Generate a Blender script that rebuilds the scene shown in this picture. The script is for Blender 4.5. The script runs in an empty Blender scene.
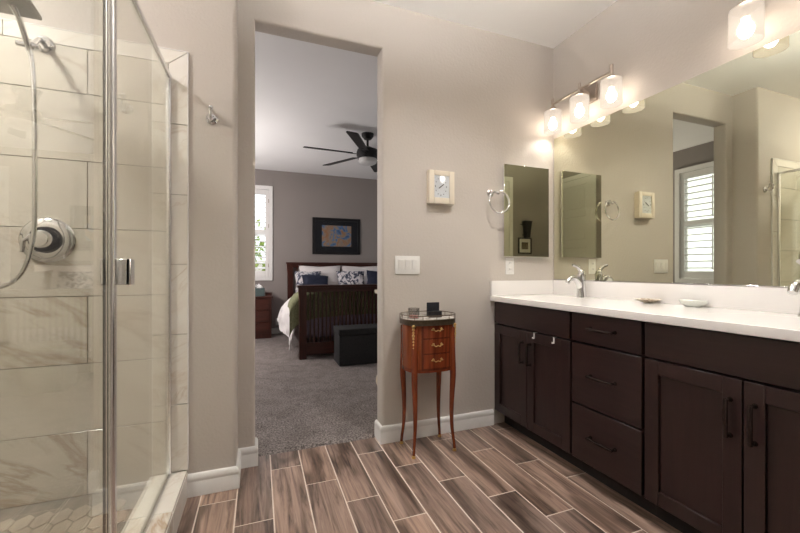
import bpy, bmesh, math, random
from mathutils import Vector, Matrix, noise
random.seed(7)
PI = math.pi
scene = bpy.context.scene
COL = scene.collection

# ------------------------------------------------------------------ camera, world, lights, exposure
YAW = 0.3609
HC = 2.74                     # ceiling height
W, D, D1 = 2.0675, 2.2191, 2.026   # right wall, doorway wall, shower wall
DB = 2.336                    # bedroom face of the doorway wall
FY = 6.60                     # far bedroom wall
cam_d = bpy.data.cameras.new('camera'); cam = bpy.data.objects.new('camera', cam_d); COL.objects.link(cam)
cam.location = (0, 0, 1.08); cam.rotation_euler = (PI/2, 0, -YAW)
cam_d.sensor_width = 36; cam_d.lens = 374/800*36; cam_d.shift_y = 3.2/800; cam_d.clip_start = 0.02
scene.camera = cam
vs = scene.view_settings
vs.view_transform = 'Standard'; vs.look = 'None'; vs.gamma = 1; vs.use_curve_mapping = False
vs.exposure = 0.80
BULB = 78.0                  # emission of each vanity bulb
SHADE_GLOW = 0.27
DISC3 = 212.0  # emission of the added downlight
DISC2 = 132.0
FILL_GLOBE = 48.0  # emission of the added bedroom globe lamp
DISC = 260.0                  # emission of the added bathroom uplighter
world = bpy.data.worlds.new('sky'); scene.world = world; world.use_nodes = True
bg = world.node_tree.nodes['Background']
bg.inputs[0].default_value = (0.90, 0.95, 1.0, 1); bg.inputs[1].default_value = 1.5
def area_light(name, loc, rot, sx, sy, power, color, portal=False):
    l = bpy.data.lights.new(name, 'AREA'); l.shape = 'RECTANGLE'; l.size = sx; l.size_y = sy
    l.energy = power; l.color = color
    o = bpy.data.objects.new(name, l); COL.objects.link(o); o.location = loc; o.rotation_euler = rot
    if portal: l.cycles.is_portal = True
    return o
# the sky outside the bedroom windows is the daylight; portals only help the renderer find it
def portal(loc, rot, sx, sy):
    l = bpy.data.lights.new('window_portal', 'AREA'); l.shape = 'RECTANGLE'; l.size = sx; l.size_y = sy; l.cycles.is_portal = True
    o = bpy.data.objects.new('window_portal', l); COL.objects.link(o); o.location = loc; o.rotation_euler = rot
portal((-0.28, FY+0.16, 1.69), (-PI/2, 0, 0), 0.92, 1.5)
portal((2.86, FY+0.16, 1.69), (-PI/2, 0, 0), 0.92, 1.5)
portal((-1.51, 3.07, 1.69), (0, -PI/2, 0), 1.5, 0.88)
portal((4.09, 4.3, 1.36), (0, PI/2, 0), 2.15, 2.25)
scene.cycles.max_bounces = 10; scene.cycles.transparent_max_bounces = 24
scene.cycles.diffuse_bounces = 5; scene.cycles.glossy_bounces = 6
scene.cycles.sample_clamp_indirect = 6.0

# ------------------------------------------------------------------ materials
MATS = {}
class N:
    """small node-tree writer"""
    def __init__(s, name):
        s.m = bpy.data.materials.new(name); s.m.use_nodes = True
        s.t = s.m.node_tree; s.b = s.t.nodes['Principled BSDF']; s.out = s.t.nodes['Material Output']
    def n(s, typ, **kw):
        x = s.t.nodes.new(typ)
        for k, v in kw.items(): setattr(x, k, v)
        return x
    def l(s, a, b): s.t.links.new(a, b)
    def coord(s, scale=(1, 1, 1), island=0.0, rot=(0, 0, 0)):
        tc = s.n('ShaderNodeTexCoord'); mp = s.n('ShaderNodeMapping'); mp.inputs['Scale'].default_value = scale
        mp.inputs['Rotation'].default_value = rot
        src = tc.outputs['Object']
        if island:
            g = s.n('ShaderNodeNewGeometry'); mu = s.n('ShaderNodeMath', operation='MULTIPLY'); mu.inputs[1].default_value = island
            s.l(g.outputs['Random Per Island'], mu.inputs[0])
            ad = s.n('ShaderNodeVectorMath', operation='ADD'); s.l(src, ad.inputs[0]); s.l(mu.outputs[0], ad.inputs[1]); src = ad.outputs[0]
        s.l(src, mp.inputs['Vector']); return mp.outputs[0]
    def noise(s, vec, scale, detail=4, rough=0.55, dist=0.0):
        x = s.n('ShaderNodeTexNoise'); x.inputs['Scale'].default_value = scale; x.inputs['Detail'].default_value = detail
        x.inputs['Roughness'].default_value = rough; x.inputs['Distortion'].default_value = dist
        s.l(vec, x.inputs['Vector']); return x.outputs['Fac']
    def ramp(s, fac, stops):
        x = s.n('ShaderNodeValToRGB'); e = x.color_ramp.elements
        while len(e) < len(stops): e.new(0.5)
        for i, (p, c) in enumerate(stops): e[i].position = p; e[i].color = tuple(c) + (1,)
        s.l(fac, x.inputs[0]); return x.outputs[0]
    def mix(s, fac, a, b, mode='MIX'):
        x = s.n('ShaderNodeMixRGB', blend_type=mode)
        for i, v in ((0, fac), (1, a), (2, b)):
            if isinstance(v, (int, float)): x.inputs[i].default_value = v
            elif isinstance(v, tuple): x.inputs[i].default_value = v + (1,)
            else: s.l(v, x.inputs[i])
        return x.outputs[0]
    def bump(s, fac, strength, dist=0.002):
        x = s.n('ShaderNodeBump'); x.inputs['Strength'].default_value = strength; x.inputs['Distance'].default_value = dist
        s.l(fac, x.inputs['Height']); s.l(x.outputs[0], s.b.inputs['Normal'])
    def fin(s, rough=0.5, metal=0.0, spec=0.5, base=None):
        s.b.inputs['Roughness'].default_value = rough; s.b.inputs['Metallic'].default_value = metal
        s.b.inputs['Specular IOR Level'].default_value = spec
        if base is not None:
            if isinstance(base, tuple): s.b.inputs['Base Color'].default_value = base + (1,)
            else: s.l(base, s.b.inputs['Base Color'])
        MATS[s.m.name] = s.m; return s.m
def plain(name, c, rough=0.5, metal=0.0, spec=0.5, var=0.06, vscale=30, bump=0.0):
    k = N(name); v = k.coord(); f = k.noise(v, vscale)
    hi = tuple(min(1, x*(1+var)) for x in c); lo = tuple(x*(1-var) for x in c)
    col = k.ramp(f, [(0.3, lo), (0.7, hi)])
    if bump: k.bump(f, bump)
    return k.fin(rough, metal, spec, col)
def paint(name, c, bump=0.5):
    k = N(name); v = k.coord(); f = k.noise(v, 70, 3, 0.5); g = k.noise(v, 2.0, 2)
    col = k.ramp(g, [(0.3, tuple(x*0.985 for x in c)), (0.7, tuple(min(1, x*1.015) for x in c))])
    k.bump(f, bump, 0.003)
    return k.fin(0.6, 0, 0.3, col)
M_wall = paint('greige_paint', (0.52, 0.476, 0.436))
M_bwall = paint('bedroom_paint', (0.27, 0.24, 0.228))
M_wall_shade = paint('shaded_greige_paint', (0.30, 0.27, 0.245))  # the greige paint darkened: shade behind the viewer put into the colour
M_ceil = paint('ceiling_paint', (0.89, 0.885, 0.88), 0.12)
M_bceil = paint('bedroom_ceiling_paint', (0.86, 0.86, 0.87), 0.12)
M_white = plain('white_trim', (0.76, 0.75, 0.74), 0.35, var=0.02)
M_plate = plain('white_plastic', (0.80, 0.79, 0.77), 0.3, var=0.01)
M_door = plain('white_door_paint', (0.72, 0.71, 0.69), 0.4, var=0.02)
M_counter = plain('white_solid_surface', (0.82, 0.795, 0.775), 0.12, var=0.015, vscale=3)
M_chrome = plain('chrome', (0.72, 0.72, 0.73), 0.08, 1.0, var=0.01)
M_rail = plain('polished_rail', (0.86, 0.86, 0.87), 0.26, 1.0, var=0.01)
M_nickel = plain('brushed_nickel', (0.46, 0.40, 0.35), 0.32, 1.0, var=0.05)
M_bronze = plain('dark_bronze', (0.045, 0.030, 0.027), 0.22, 0.75, var=0.1)
M_brass = plain('brass', (0.55, 0.36, 0.13), 0.3, 1.0, var=0.15, vscale=80)
M_gallery = plain('aged_brass', (0.11, 0.080, 0.052), 0.4, 0.8, var=0.2, vscale=60)
M_black = plain('black_paint', (0.012, 0.011, 0.012), 0.45, 0.0, 0.25, var=0.1)
M_blackgloss = plain('black_gloss', (0.012, 0.012, 0.015), 0.08, var=0.1)
M_gap = plain('dark_recess', (0.012, 0.008, 0.007), 0.8)
def wood(name, lo, hi, axis='Z', rough=0.35, gs=1.0):
    k = N(name); sc = {'X': (2, 30, 30), 'Y': (30, 2, 30), 'Z': (30, 30, 2)}[axis]
    v = k.coord(tuple(x*gs for x in sc), island=7); f = k.noise(v, 1.0, 5, 0.6, 0.6)
    k.bump(f, 0.05, 0.001)
    return k.fin(rough, 0, 0.45, k.ramp(f, [(0.3, lo), (0.7, hi)]))
M_esp = wood('espresso_wood', (0.0155, 0.0066, 0.0061), (0.028, 0.0122, 0.0112), 'Z', 0.36)
M_espH = wood('espresso_wood_flat_grain', (0.0155, 0.0066, 0.0061), (0.031, 0.0138, 0.0127), 'Y', 0.36)
M_mah = wood('mahogany', (0.10, 0.019, 0.007), (0.24, 0.050, 0.017), 'Z', 0.22)
M_mahpanel = wood('light_mahogany_veneer', (0.15, 0.034, 0.011), (0.30, 0.075, 0.022), 'Z', 0.22)
M_mahdark = wood('dark_mahogany', (0.06, 0.012, 0.006), (0.13, 0.028, 0.011), 'Z', 0.25)
M_bed = wood('cherry_bed_wood', (0.030, 0.0085, 0.006), (0.072, 0.0185, 0.0115), 'Z', 0.3)
M_bedH = wood('cherry_bed_wood_across', (0.030, 0.0085, 0.006), (0.072, 0.0185, 0.0115), 'X', 0.3)
M_cream = plain('cream_lacquer', (0.68, 0.61, 0.48), 0.35, var=0.03)
def plank_mat():
    k = N('wood_look_tile')
    v = k.coord((38, 2.2, 1), island=37); f = k.noise(v, 1.0, 8, 0.66, 0.9)
    v2 = k.coord((5, 0.9, 1), island=53); f2 = k.noise(v2, 1.6, 3, 0.5, 0.8)
    c1 = k.ramp(f, [(0.33, (0.070, 0.046, 0.037)), (0.47, (0.25, 0.178, 0.146)), (0.68, (0.43, 0.32, 0.265))])
    c2 = k.ramp(f2, [(0.38, (0.40, 0.37, 0.35)), (0.48, (0.90, 0.885, 0.88)), (0.7, (1.12, 1.08, 1.05))])
    c = k.mix(1.0, c1, c2, 'MULTIPLY')
    g = k.n('ShaderNodeNewGeometry')
    t = k.ramp(g.outputs['Random Per Island'], [(0.0, (0.70, 0.70, 0.70)), (0.5, (0.92, 0.91, 0.90)), (1.0, (1.10, 1.05, 1.0))])
    k.bump(f, 0.08, 0.001)
    return k.fin(0.32, 0, 0.45, k.mix(1.0, c, t, 'MULTIPLY'))
M_plank = plank_mat()
M_grout = plain('sand_grout', (0.64, 0.55, 0.48), 0.8)
M_tgrout = plain('grey_tile_grout', (0.26, 0.24, 0.21), 0.8)
def marble(name, base, base2, vein, ang, amt=1.0):
    k = N(name); v0 = k.coord((1, 1, 1), island=23, rot=(0, ang, 0)); mp = k.n('ShaderNodeMapping'); mp.inputs['Scale'].default_value = (0.7, 1.0, 2.3); k.l(v0, mp.inputs['Vector']); v = mp.outputs[0]
    def band(scale, width, dist, off):
        m = k.n('ShaderNodeVectorMath', operation='ADD'); k.l(v, m.inputs[0]); m.inputs[1].default_value = (off, off*2, off)
        f = k.noise(m.outputs[0], scale, 5, 0.6, dist)
        sb = k.n('ShaderNodeMath', operation='SUBTRACT'); k.l(f, sb.inputs[0]); sb.inputs[1].default_value = 0.5
        ab = k.n('ShaderNodeMath', operation='ABSOLUTE'); k.l(sb.outputs[0], ab.inputs[0])
        return k.ramp(ab.outputs[0], [(0.0, (1, 1, 1)), (width*0.35, (0.55, 0.55, 0.55)), (width, (0, 0, 0))])
    b1 = band(1.5, 0.045, 0.9, 0.0); b2 = band(3.4, 0.03, 1.2, 4.0)
    msk = k.ramp(k.noise(v, 1.1, 2, 0.5), [(0.47, (0, 0, 0)), (0.66, (amt, amt, amt))])
    msk2 = k.ramp(k.noise(v, 1.6, 2, 0.5, 0.4), [(0.50, (0, 0, 0)), (0.72, (0.6*amt, 0.6*amt, 0.6*amt))])
    cloud = k.ramp(k.noise(v, 1.3, 4, 0.6, 0.5), [(0.3, base), (0.75, base2)])
    c = k.mix(k.mix(1.0, b1, msk, 'MULTIPLY'), cloud, vein)
    c = k.mix(k.mix(1.0, b2, msk2, 'MULTIPLY'), c, vein)
    return k.fin(0.16, 0, 0.5, c)
M_marble = marble('cream_marble_tile', (0.66, 0.62, 0.55), (0.57, 0.53, 0.465), (0.33, 0.235, 0.16), -0.50, 0.55)
M_marble2 = marble('marble_border_tile', (0.80, 0.775, 0.73), (0.70, 0.655, 0.585), (0.44, 0.30, 0.19), 0.75, 0.8)
M_picket = plain('shower_floor_tile', (0.40, 0.35, 0.29), 0.4, var=0.18, vscale=6)
def mirror_mat():
    k = N('mirror_glass'); v = k.coord(); f = k.noise(v, 1.0)
    return k.fin(0.012, 1.0, 0.5, k.ramp(f, [(0.3, (0.75, 0.75, 0.605)), (0.7, (0.765, 0.765, 0.62))]))
M_mirror = mirror_mat()
def glass_mat(name, tint, rough=0.0, f0=0.04):
    """clear pane: transparent body with a Schlick reflection on both faces"""
    k = N(name); t = k.t; t.nodes.remove(k.b)
    g = k.n('ShaderNodeNewGeometry'); dt = k.n('ShaderNodeVectorMath', operation='DOT_PRODUCT')
    k.l(g.outputs['Normal'], dt.inputs[0]); k.l(g.outputs['Incoming'], dt.inputs[1])
    ab = k.n('ShaderNodeMath', operation='ABSOLUTE'); k.l(dt.outputs['Value'], ab.inputs[0])
    om = k.n('ShaderNodeMath', operation='SUBTRACT'); om.inputs[0].default_value = 1; k.l(ab.outputs[0], om.inputs[1])
    pw = k.n('ShaderNodeMath', operation='POWER'); k.l(om.outputs[0], pw.inputs[0]); pw.inputs[1].default_value = 5
    ma = k.n('ShaderNodeMath', operation='MULTIPLY_ADD'); k.l(pw.outputs[0], ma.inputs[0]); ma.inputs[1].default_value = 1-f0; ma.inputs[2].default_value = f0
    tr = k.n('ShaderNodeBsdfTransparent'); tr.inputs[0].default_value = tint + (1,)
    gl = k.n('ShaderNodeBsdfGlossy'); gl.inputs['Roughness'].default_value = rough; gl.inputs[0].default_value = (1, 1, 1, 1)
    mx = k.n('ShaderNodeMixShader'); k.l(ma.outputs[0], mx.inputs[0]); k.l(tr.outputs[0], mx.inputs[1]); k.l(gl.outputs[0], mx.inputs[2])
    k.l(mx.outputs[0], k.out.inputs[0]); MATS[name] = k.m; return k.m
M_glass = glass_mat('shower_glass', (0.955, 0.965, 0.94), 0.0, 0.03)
M_pane = glass_mat('window_glass', (0.97, 0.98, 0.98))
M_artglass = glass_mat('picture_glass', (0.98, 0.98, 0.98), 0.0, 0.008)
M_cupglass = glass_mat('cup_glass', (0.82, 0.82, 0.82), 0.0, 0.08)
def emit(name, c, s):
    k = N(name); k.b.inputs['Base Color'].default_value = c + (1,)
    k.b.inputs['Emission Color'].default_value = c + (1,); k.b.inputs['Emission Strength'].default_value = s
    MATS[name] = k.m; return k.m
M_bulb = emit('lit_bulb', (1.0, 0.925, 0.84), BULB)
M_disc = emit('added_uplight_glow', (1.0, 0.975, 0.95), DISC)
M_disc2 = emit('lit_shower_diffuser', (1.0, 0.96, 0.92), DISC2)
M_disc3 = emit('added_downlight_glow', (1.0, 0.965, 0.925), DISC3)
M_fill_globe = emit('added_lamp_glow', (1.0, 0.93, 0.89), FILL_GLOBE)
def shade_mat():
    k = N('frosted_lit_glass'); k.t.nodes.remove(k.b)
    tr = k.n('ShaderNodeBsdfTransparent'); tr.inputs[0].default_value = (1, 0.97, 0.93, 1)
    tl = k.n('ShaderNodeBsdfTranslucent'); tl.inputs[0].default_value = (0.036, 0.033, 0.030, 1)
    df = k.n('ShaderNodeBsdfDiffuse'); df.inputs[0].default_value = (0.036, 0.034, 0.032, 1)
    em = k.n('ShaderNodeEmission'); em.inputs[0].default_value = (1, 0.86, 0.72, 1); em.inputs[1].default_value = SHADE_GLOW
    a = k.n('ShaderNodeMixShader'); a.inputs[0].default_value = 0.5; k.l(tl.outputs[0], a.inputs[1]); k.l(df.outputs[0], a.inputs[2])
    rf = k.n('ShaderNodeBsdfRefraction'); rf.inputs['Roughness'].default_value = 0.45; rf.inputs['IOR'].default_value = 1.12; rf.inputs[0].default_value = (0.16, 0.145, 0.125, 1)
    a2 = k.n('ShaderNodeMixShader'); a2.inputs[0].default_value = 0.35; k.l(a.outputs[0], a2.inputs[1]); k.l(rf.outputs[0], a2.inputs[2])
    b = k.n('ShaderNodeMixShader'); b.inputs[0].default_value = 0.36; k.l(a2.outputs[0], b.inputs[1]); k.l(tr.outputs[0], b.inputs[2])
    c = k.n('ShaderNodeAddShader'); k.l(b.outputs[0], c.inputs[0]); k.l(em.outputs[0], c.inputs[1])
    k.l(c.outputs[0], k.out.inputs[0]); MATS[k.m.name] = k.m; return k.m
M_shade = shade_mat()
M_fanlight = plain('opal_fan_glass', (0.62, 0.62, 0.62), 0.3, var=0.02)
def carpet_mat():
    k = N('grey_carpet'); v = k.coord(); f = k.noise(v, 85, 3, 0.75); g = k.noise(v, 6, 4, 0.65, 0.8)
    a = k.ramp(f, [(0.36, (0.125, 0.108, 0.103)), (0.64, (0.50, 0.44, 0.42))])
    b = k.ramp(g, [(0.38, (0.80, 0.80, 0.80)), (0.62, (1.06, 1.06, 1.06))])
    k.bump(f, 1.0, 0.02)
    return k.fin(0.95, 0, 0.1, k.mix(1.0, a, b, 'MULTIPLY'))
M_carpet = carpet_mat()
def cloth(name, c, var=0.1, scale=220, bump=0.4):
    k = N(name); v = k.coord(); f = k.noise(v, scale, 2); g = k.noise(v, 4, 3)
    a = k.ramp(f, [(0.3, tuple(x*(1-var) for x in c)), (0.7, tuple(min(1, x*(1+var)) for x in c))])
    k.bump(f, bump, 0.001)
    return k.fin(0.85, 0, 0.2, a)
M_linen = cloth('white_linen', (0.70, 0.68, 0.68), 0.03)
M_sham = cloth('pale_sham', (0.70, 0.665, 0.665), 0.04)
M_navy = cloth('navy_cloth', (0.020, 0.024, 0.043), 0.2)
M_lav = cloth('lavender_sheet', (0.30, 0.26, 0.33), 0.08)
M_olive = cloth('olive_throw', (0.19, 0.20, 0.115), 0.25, 60)
M_charcoal = cloth('charcoal_fabric', (0.030, 0.030, 0.032), 0.35, 160, 0.6)
def blotch(name, stops, scale, rough=0.85, dist=1.5, detail=3):
    k = N(name); v = k.coord(); f = k.noise(v, scale, detail, 0.55, dist)
    return k.fin(rough, 0, 0.3, k.ramp(f, stops))
M_tie = blotch('blue_and_white_print', [(0.38, (0.035, 0.04, 0.065)), (0.47, (0.13, 0.14, 0.19)), (0.52, (0.60, 0.58, 0.60)), (0.70, (0.68, 0.65, 0.66))], 14)
M_art = blotch('colourful_abstract_print', [(0.34, (0.04, 0.09, 0.22)), (0.44, (0.09, 0.18, 0.33)), (0.49, (0.25, 0.19, 0.14)), (0.56, (0.28, 0.21, 0.16)), (0.60, (0.30, 0.12, 0.04)), (0.66, (0.27, 0.20, 0.14))], 4.2, 0.5, 2.6)
M_smallart = blotch('brown_print', [(0.35, (0.06, 0.045, 0.03)), (0.65, (0.2, 0.16, 0.1))], 20)
M_matboard = plain('charcoal_mat_board', (0.012, 0.013, 0.017), 0.7, 0.0, 0.2)
M_paper = plain('pale_mat_board', (0.62, 0.6, 0.56), 0.7, var=0.02)
M_teal = plain('slate_green_card', (0.055, 0.085, 0.085), 0.6)
M_tissue = plain('tissue', (0.78, 0.78, 0.78), 0.9, var=0.02)
M_clockframe = plain('champagne_metal', (0.74, 0.67, 0.56), 0.35, 0.15, var=0.03)
M_clockface = plain('pale_dial', (0.72, 0.73, 0.77), 0.35, var=0.03)
M_shell = blotch('brown_shell', [(0.35, (0.20, 0.14, 0.09)), (0.5, (0.55, 0.46, 0.36)), (0.65, (0.75, 0.70, 0.62))], 30, 0.3)
M_celadon = plain('pale_green_ceramic', (0.70, 0.72, 0.675), 0.15, var=0.03)
M_redwax = plain('red_candle_wax', (0.42, 0.09, 0.08), 0.4)
M_marbtop = blotch('grey_veined_marble', [(0.35, (0.30, 0.27, 0.24)), (0.55, (0.66, 0.62, 0.57)), (0.7, (0.72, 0.68, 0.62))], 14, 0.12)
M_leaf = blotch('garden_foliage', [(0.3, (0.06, 0.11, 0.02)), (0.5, (0.22, 0.32, 0.06)), (0.7, (0.45, 0.50, 0.14))], 8)
M_stucco = plain('pale_stucco', (0.62, 0.57, 0.52), 0.9)
M_gravel = plain('garden_gravel', (0.55, 0.50, 0.43), 0.9, var=0.2)
M_steelplate = plain('spray_plate_grey', (0.30, 0.29, 0.26), 0.35, 0.7, var=0.25, vscale=160)

# ------------------------------------------------------------------ geometry helpers (world coordinates)
def merge(bm, b2):
    me = bpy.data.meshes.new('tmp'); b2.to_mesh(me); b2.free(); bm.from_mesh(me); bpy.data.meshes.remove(me)
class B:
    def __init__(s): s.bm = bmesh.new()
    def box(s, x0, x1, y0, y1, z0, z1, bev=0.0, seg=2, M=None):
        b = bmesh.new(); bmesh.ops.create_cube(b, size=1)
        for v in b.verts: v.co = Vector((x0+(v.co.x+.5)*(x1-x0), y0+(v.co.y+.5)*(y1-y0), z0+(v.co.z+.5)*(z1-z0)))
        if bev: bmesh.ops.bevel(b, geom=b.edges[:], offset=bev, segments=seg, affect='EDGES', profile=0.6)
        if M is not None: b.transform(M)
        merge(s.bm, b); return s
    def tube(s, pts, r, seg=10, caps=True, flat=1.0, up=None):
        """sweep of a round section (r may be a list) along pts"""
        pts = [Vector(p) for p in pts]; n = len(pts); rs = r if isinstance(r, (list, tuple)) else [r]*n
        b = bmesh.new(); rings = []; pu = None
        for i, p in enumerate(pts):
            t = (pts[min(i+1, n-1)]-pts[max(i-1, 0)]).normalized()
            if pu is None:
                a = Vector(up) if up else (Vector((0, 0, 1)) if abs(t.z) < .9 else Vector((1, 0, 0)))
                pu = (a - t*a.dot(t)).normalized()
            else: pu = (pu - t*pu.dot(t)).normalized()
            sd = t.cross(pu)
            rings.append([b.verts.new(p + (pu*math.cos(2*PI*k/seg)*flat + sd*math.sin(2*PI*k/seg))*rs[i]) for k in range(seg)])
        for i in range(n-1):
            for k in range(seg): b.faces.new((rings[i][k], rings[i][(k+1) % seg], rings[i+1][(k+1) % seg], rings[i+1][k]))
        if caps: b.faces.new(rings[0][::-1]); b.faces.new(rings[-1])
        bmesh.ops.recalc_face_normals(b, faces=b.faces[:]); merge(s.bm, b); return s
    def cyl(s, p0, p1, r, r1=None, seg=24): return s.tube([p0, p1], [r, r if r1 is None else r1], seg)
    def lathe(s, prof, c, axis='Z', seg=32, sx=1.0, sy=1.0, closed=False):
        """prof: (radius, height) turned about axis through c"""
        b = bmesh.new(); rings = []
        for (r, z) in prof:
            rr = []
            for k in range(seg):
                a = 2*PI*k/seg; x, y = r*math.cos(a)*sx, r*math.sin(a)*sy
                co = {'Z': (x, y, z), 'X': (z, x, y), 'Y': (x, z, y)}[axis]
                rr.append(b.verts.new(Vector(c)+Vector(co)))
            rings.append(rr)
        m = len(rings)
        for i in range(m if closed else m-1):
            for k in range(seg): b.faces.new((rings[i][k], rings[i][(k+1) % seg], rings[(i+1) % m][(k+1) % seg], rings[(i+1) % m][k]))
        if not closed:
            if prof[0][0] > 1e-5: b.faces.new(rings[0][::-1])
            if prof[-1][0] > 1e-5: b.faces.new(rings[-1])
        bmesh.ops.remove_doubles(b, verts=b.verts[:], dist=1e-6)
        bmesh.ops.recalc_face_normals(b, faces=b.faces[:]); merge(s.bm, b); return s
    def prism(s, poly, a0, a1, axis='Z', bev=0.0, seg=2):
        """poly (2D) extruded along axis from a0 to a1. Z: (x,y); X: (y,z); Y: (x,z)"""
        b = bmesh.new()
        f3 = {'Z': lambda p, a: (p[0], p[1], a), 'X': lambda p, a: (a, p[0], p[1]), 'Y': lambda p, a: (p[0], a, p[1])}[axis]
        lo = [b.verts.new(f3(p, a0)) for p in poly]; hi = [b.verts.new(f3(p, a1)) for p in poly]; n = len(poly)
        b.faces.new(lo); b.faces.new(hi[::-1])
        for i in range(n): b.faces.new((lo[i], hi[i], hi[(i+1) % n], lo[(i+1) % n]))
        bmesh.ops.recalc_face_normals(b, faces=b.faces[:])
        if bev: bmesh.ops.bevel(b, geom=b.edges[:], offset=bev, segments=seg, affect='EDGES', profile=0.6)
        bmesh.ops.triangulate(b, faces=[f for f in b.faces if len(f.verts) > 4])
        merge(s.bm, b); return s
    def holed(s, outer, holes, z0, z1):
        """horizontal plate with holes"""
        b = bmesh.new(); loops = []
        for poly in [outer]+holes:
            vs_ = [b.verts.new((p[0], p[1], z1)) for p in poly]; loops.append(vs_)
            for i in range(len(vs_)): b.edges.new((vs_[i], vs_[(i+1) % len(vs_)]))
        bmesh.ops.triangle_fill(b, use_beauty=True, edges=b.edges[:])
        r = bmesh.ops.extrude_face_region(b, geom=b.faces[:])
        for g in r['geom']:
            if isinstance(g, bmesh.types.BMVert): g.co.z = z0
        bmesh.ops.recalc_face_normals(b, faces=b.faces[:]); merge(s.bm, b); return s
    def sweep(s, path, prof, side=1):
        """prof (distance off the wall, height) swept along a plan path with mitred corners; side picks the side of the path"""
        n = len(path); P = [Vector((p[0], p[1])) for p in path]; nr = []
        for i in range(n-1):
            d = (P[i+1]-P[i]).normalized(); nr.append(Vector((d.y, -d.x))*side)
        b = bmesh.new(); rings = []
        for i in range(n):
            a = nr[max(i-1, 0)]; c = nr[min(i, n-2)]; m = a+c; m = m/m.dot(a) if m.length > 1e-6 else a
            rings.append([b.verts.new((P[i].x+m.x*d, P[i].y+m.y*d, z)) for d, z in prof])
        k = len(prof)
        for i in range(n-1):
            for j in range(k): b.faces.new((rings[i][j], rings[i][(j+1) % k], rings[i+1][(j+1) % k], rings[i+1][j]))
        b.faces.new(rings[0]); b.faces.new(rings[-1][::-1])
        bmesh.ops.recalc_face_normals(b, faces=b.faces[:]); merge(s.bm, b); return s
    def grid(s, fn, nu, nv, thick=0.0, closed=False):
        b = bmesh.new(); vv = [[b.verts.new(fn(i/nu, j/nv)) for j in range(nv+1)] for i in range(nu+1)]
        for i in range(nu):
            for j in range(nv): b.faces.new((vv[i][j], vv[i+1][j], vv[i+1][j+1], vv[i][j+1]))
        if closed: bmesh.ops.remove_doubles(b, verts=b.verts[:], dist=1e-5)
        bmesh.ops.recalc_face_normals(b, faces=b.faces[:])
        if thick: bmesh.ops.solidify(b, geom=b.faces[:], thickness=thick)
        merge(s.bm, b); return s
    def ball(s, c, rx, ry, rz, su=20, sv=12):
        b = bmesh.new(); bmesh.ops.create_uvsphere(b, u_segments=su, v_segments=sv, radius=1)
        for v in b.verts: v.co = Vector((c[0]+v.co.x*rx, c[1]+v.co.y*ry, c[2]+v.co.z*rz))
        merge(s.bm, b); return s
    def xf(s, M): s.bm.transform(M); return s
def root_loc(p):
    while p.parent: p = p.parent
    return p.location
def obj(name, b, m, parent=None, smooth=True, label=None, origin=None):
    me = bpy.data.meshes.new(name)
    o = bpy.data.objects.new(name, me); COL.objects.link(o)
    off = Vector((0, 0, 0))
    if parent is not None: o.parent = parent; off = Vector(root_loc(parent))
    elif origin is not None: o.location = origin; off = Vector(origin)
    b.bm.transform(Matrix.Translation(-off)); b.bm.to_mesh(me); b.bm.free(); me.materials.append(m)
    if smooth:
        for p in me.polygons: p.use_smooth = True
        try: me.set_sharp_from_angle(angle=math.radians(38))
        except Exception: pass
    if label: o['label'] = label
    return o
def tag(o, label, cat, group=None, kind=None):
    o['label'] = label; o['category'] = cat
    if group: o['group'] = group
    if kind: o['kind'] = kind
    return o
def thing(name, label, cat, loc=(0, 0, 0), group=None):
    o = bpy.data.objects.new(name, None); COL.objects.link(o); o.location = loc; o.empty_display_size = 0.1
    return tag(o, label, cat, group)
def solo(name, b, m, label, cat, group=None, origin=None): return tag(obj(name, b, m, None, origin=origin), label, cat, group)
STRUCT = {}
def struct(name, b, m, label, cat, smooth=True):
    o = obj(name, b, m, None, smooth); o['kind'] = 'structure'; return tag(o, label, cat)
def copy_tree(o, parent=None):
    c = o.copy(); COL.objects.link(c)
    if parent is not None: c.parent = parent
    for ch in list(o.children): copy_tree(ch, c)
    return c
def rotmat(c, ax, ang): return Matrix.Translation(c) @ Matrix.Rotation(ang, 4, ax) @ Matrix.Translation(-Vector(c))

# ------------------------------------------------------------------ room shell
BX0, BX1 = -1.35, 3.93        # bedroom left and right walls
SX = -1.75                    # shower left wall face
FRONT = -0.42                 # wall behind the viewer
LW = -0.36                    # bathroom left wall face (towards the viewer's back)
SH0 = 0.62                    # shower near end wall face
# bathroom floor: grout bed with separate wood-look planks
struct('floor', B().box(SX-0.12, 2.1, FRONT-0.12, 2.312, -0.06, -0.0015), M_grout, 'sand coloured grout bed under the bathroom floor planks', 'floor')
pl = B(); X0, PW, PL, GR = -0.098, 0.1593, 0.6155, 0.0058
for k in range(-2, 14):
    jo = {0: 1.715, 1: 2.130, 2: 1.9225}[k % 3]
    xa, xb = X0+k*PW+GR/2, X0+(k+1)*PW-GR/2
    xa = max(xa, -0.3165); xb = min(xb, 2.06)
    if xb-xa < 0.01: continue
    for j in range(-5, 3):
        ya, yb = jo+j*PL+GR/2, jo+(j+1)*PL-GR/2
        ya = max(ya, FRONT); yb = min(yb, 2.31)
        if yb-ya < 0.01: continue
        pl.box(xa, xb, ya, yb, -0.012, 0.0, 0.0012, 1)
struct('floor_planks', pl, M_plank, 'brown wood-look plank tiles laid towards the doorway with pale grout', 'floor', False)
def carp(u, v):
    x = BX0-0.1+u*(BX1-BX0+0.2); y = 2.300+v*(FY+0.1-2.300)
    z = 0.012+0.003*noise.noise(Vector((x*9, y*9, 0))) if v > 0 else -0.01
    if v == 0: y += 0.006*noise.noise(Vector((x*60, 0, 3)))+0.004
    return Vector((x, y, z))
struct('floor_bedroom', B().grid(carp, 420, 120), M_carpet, 'mottled grey bedroom carpet beyond the doorway', 'carpet')
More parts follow.
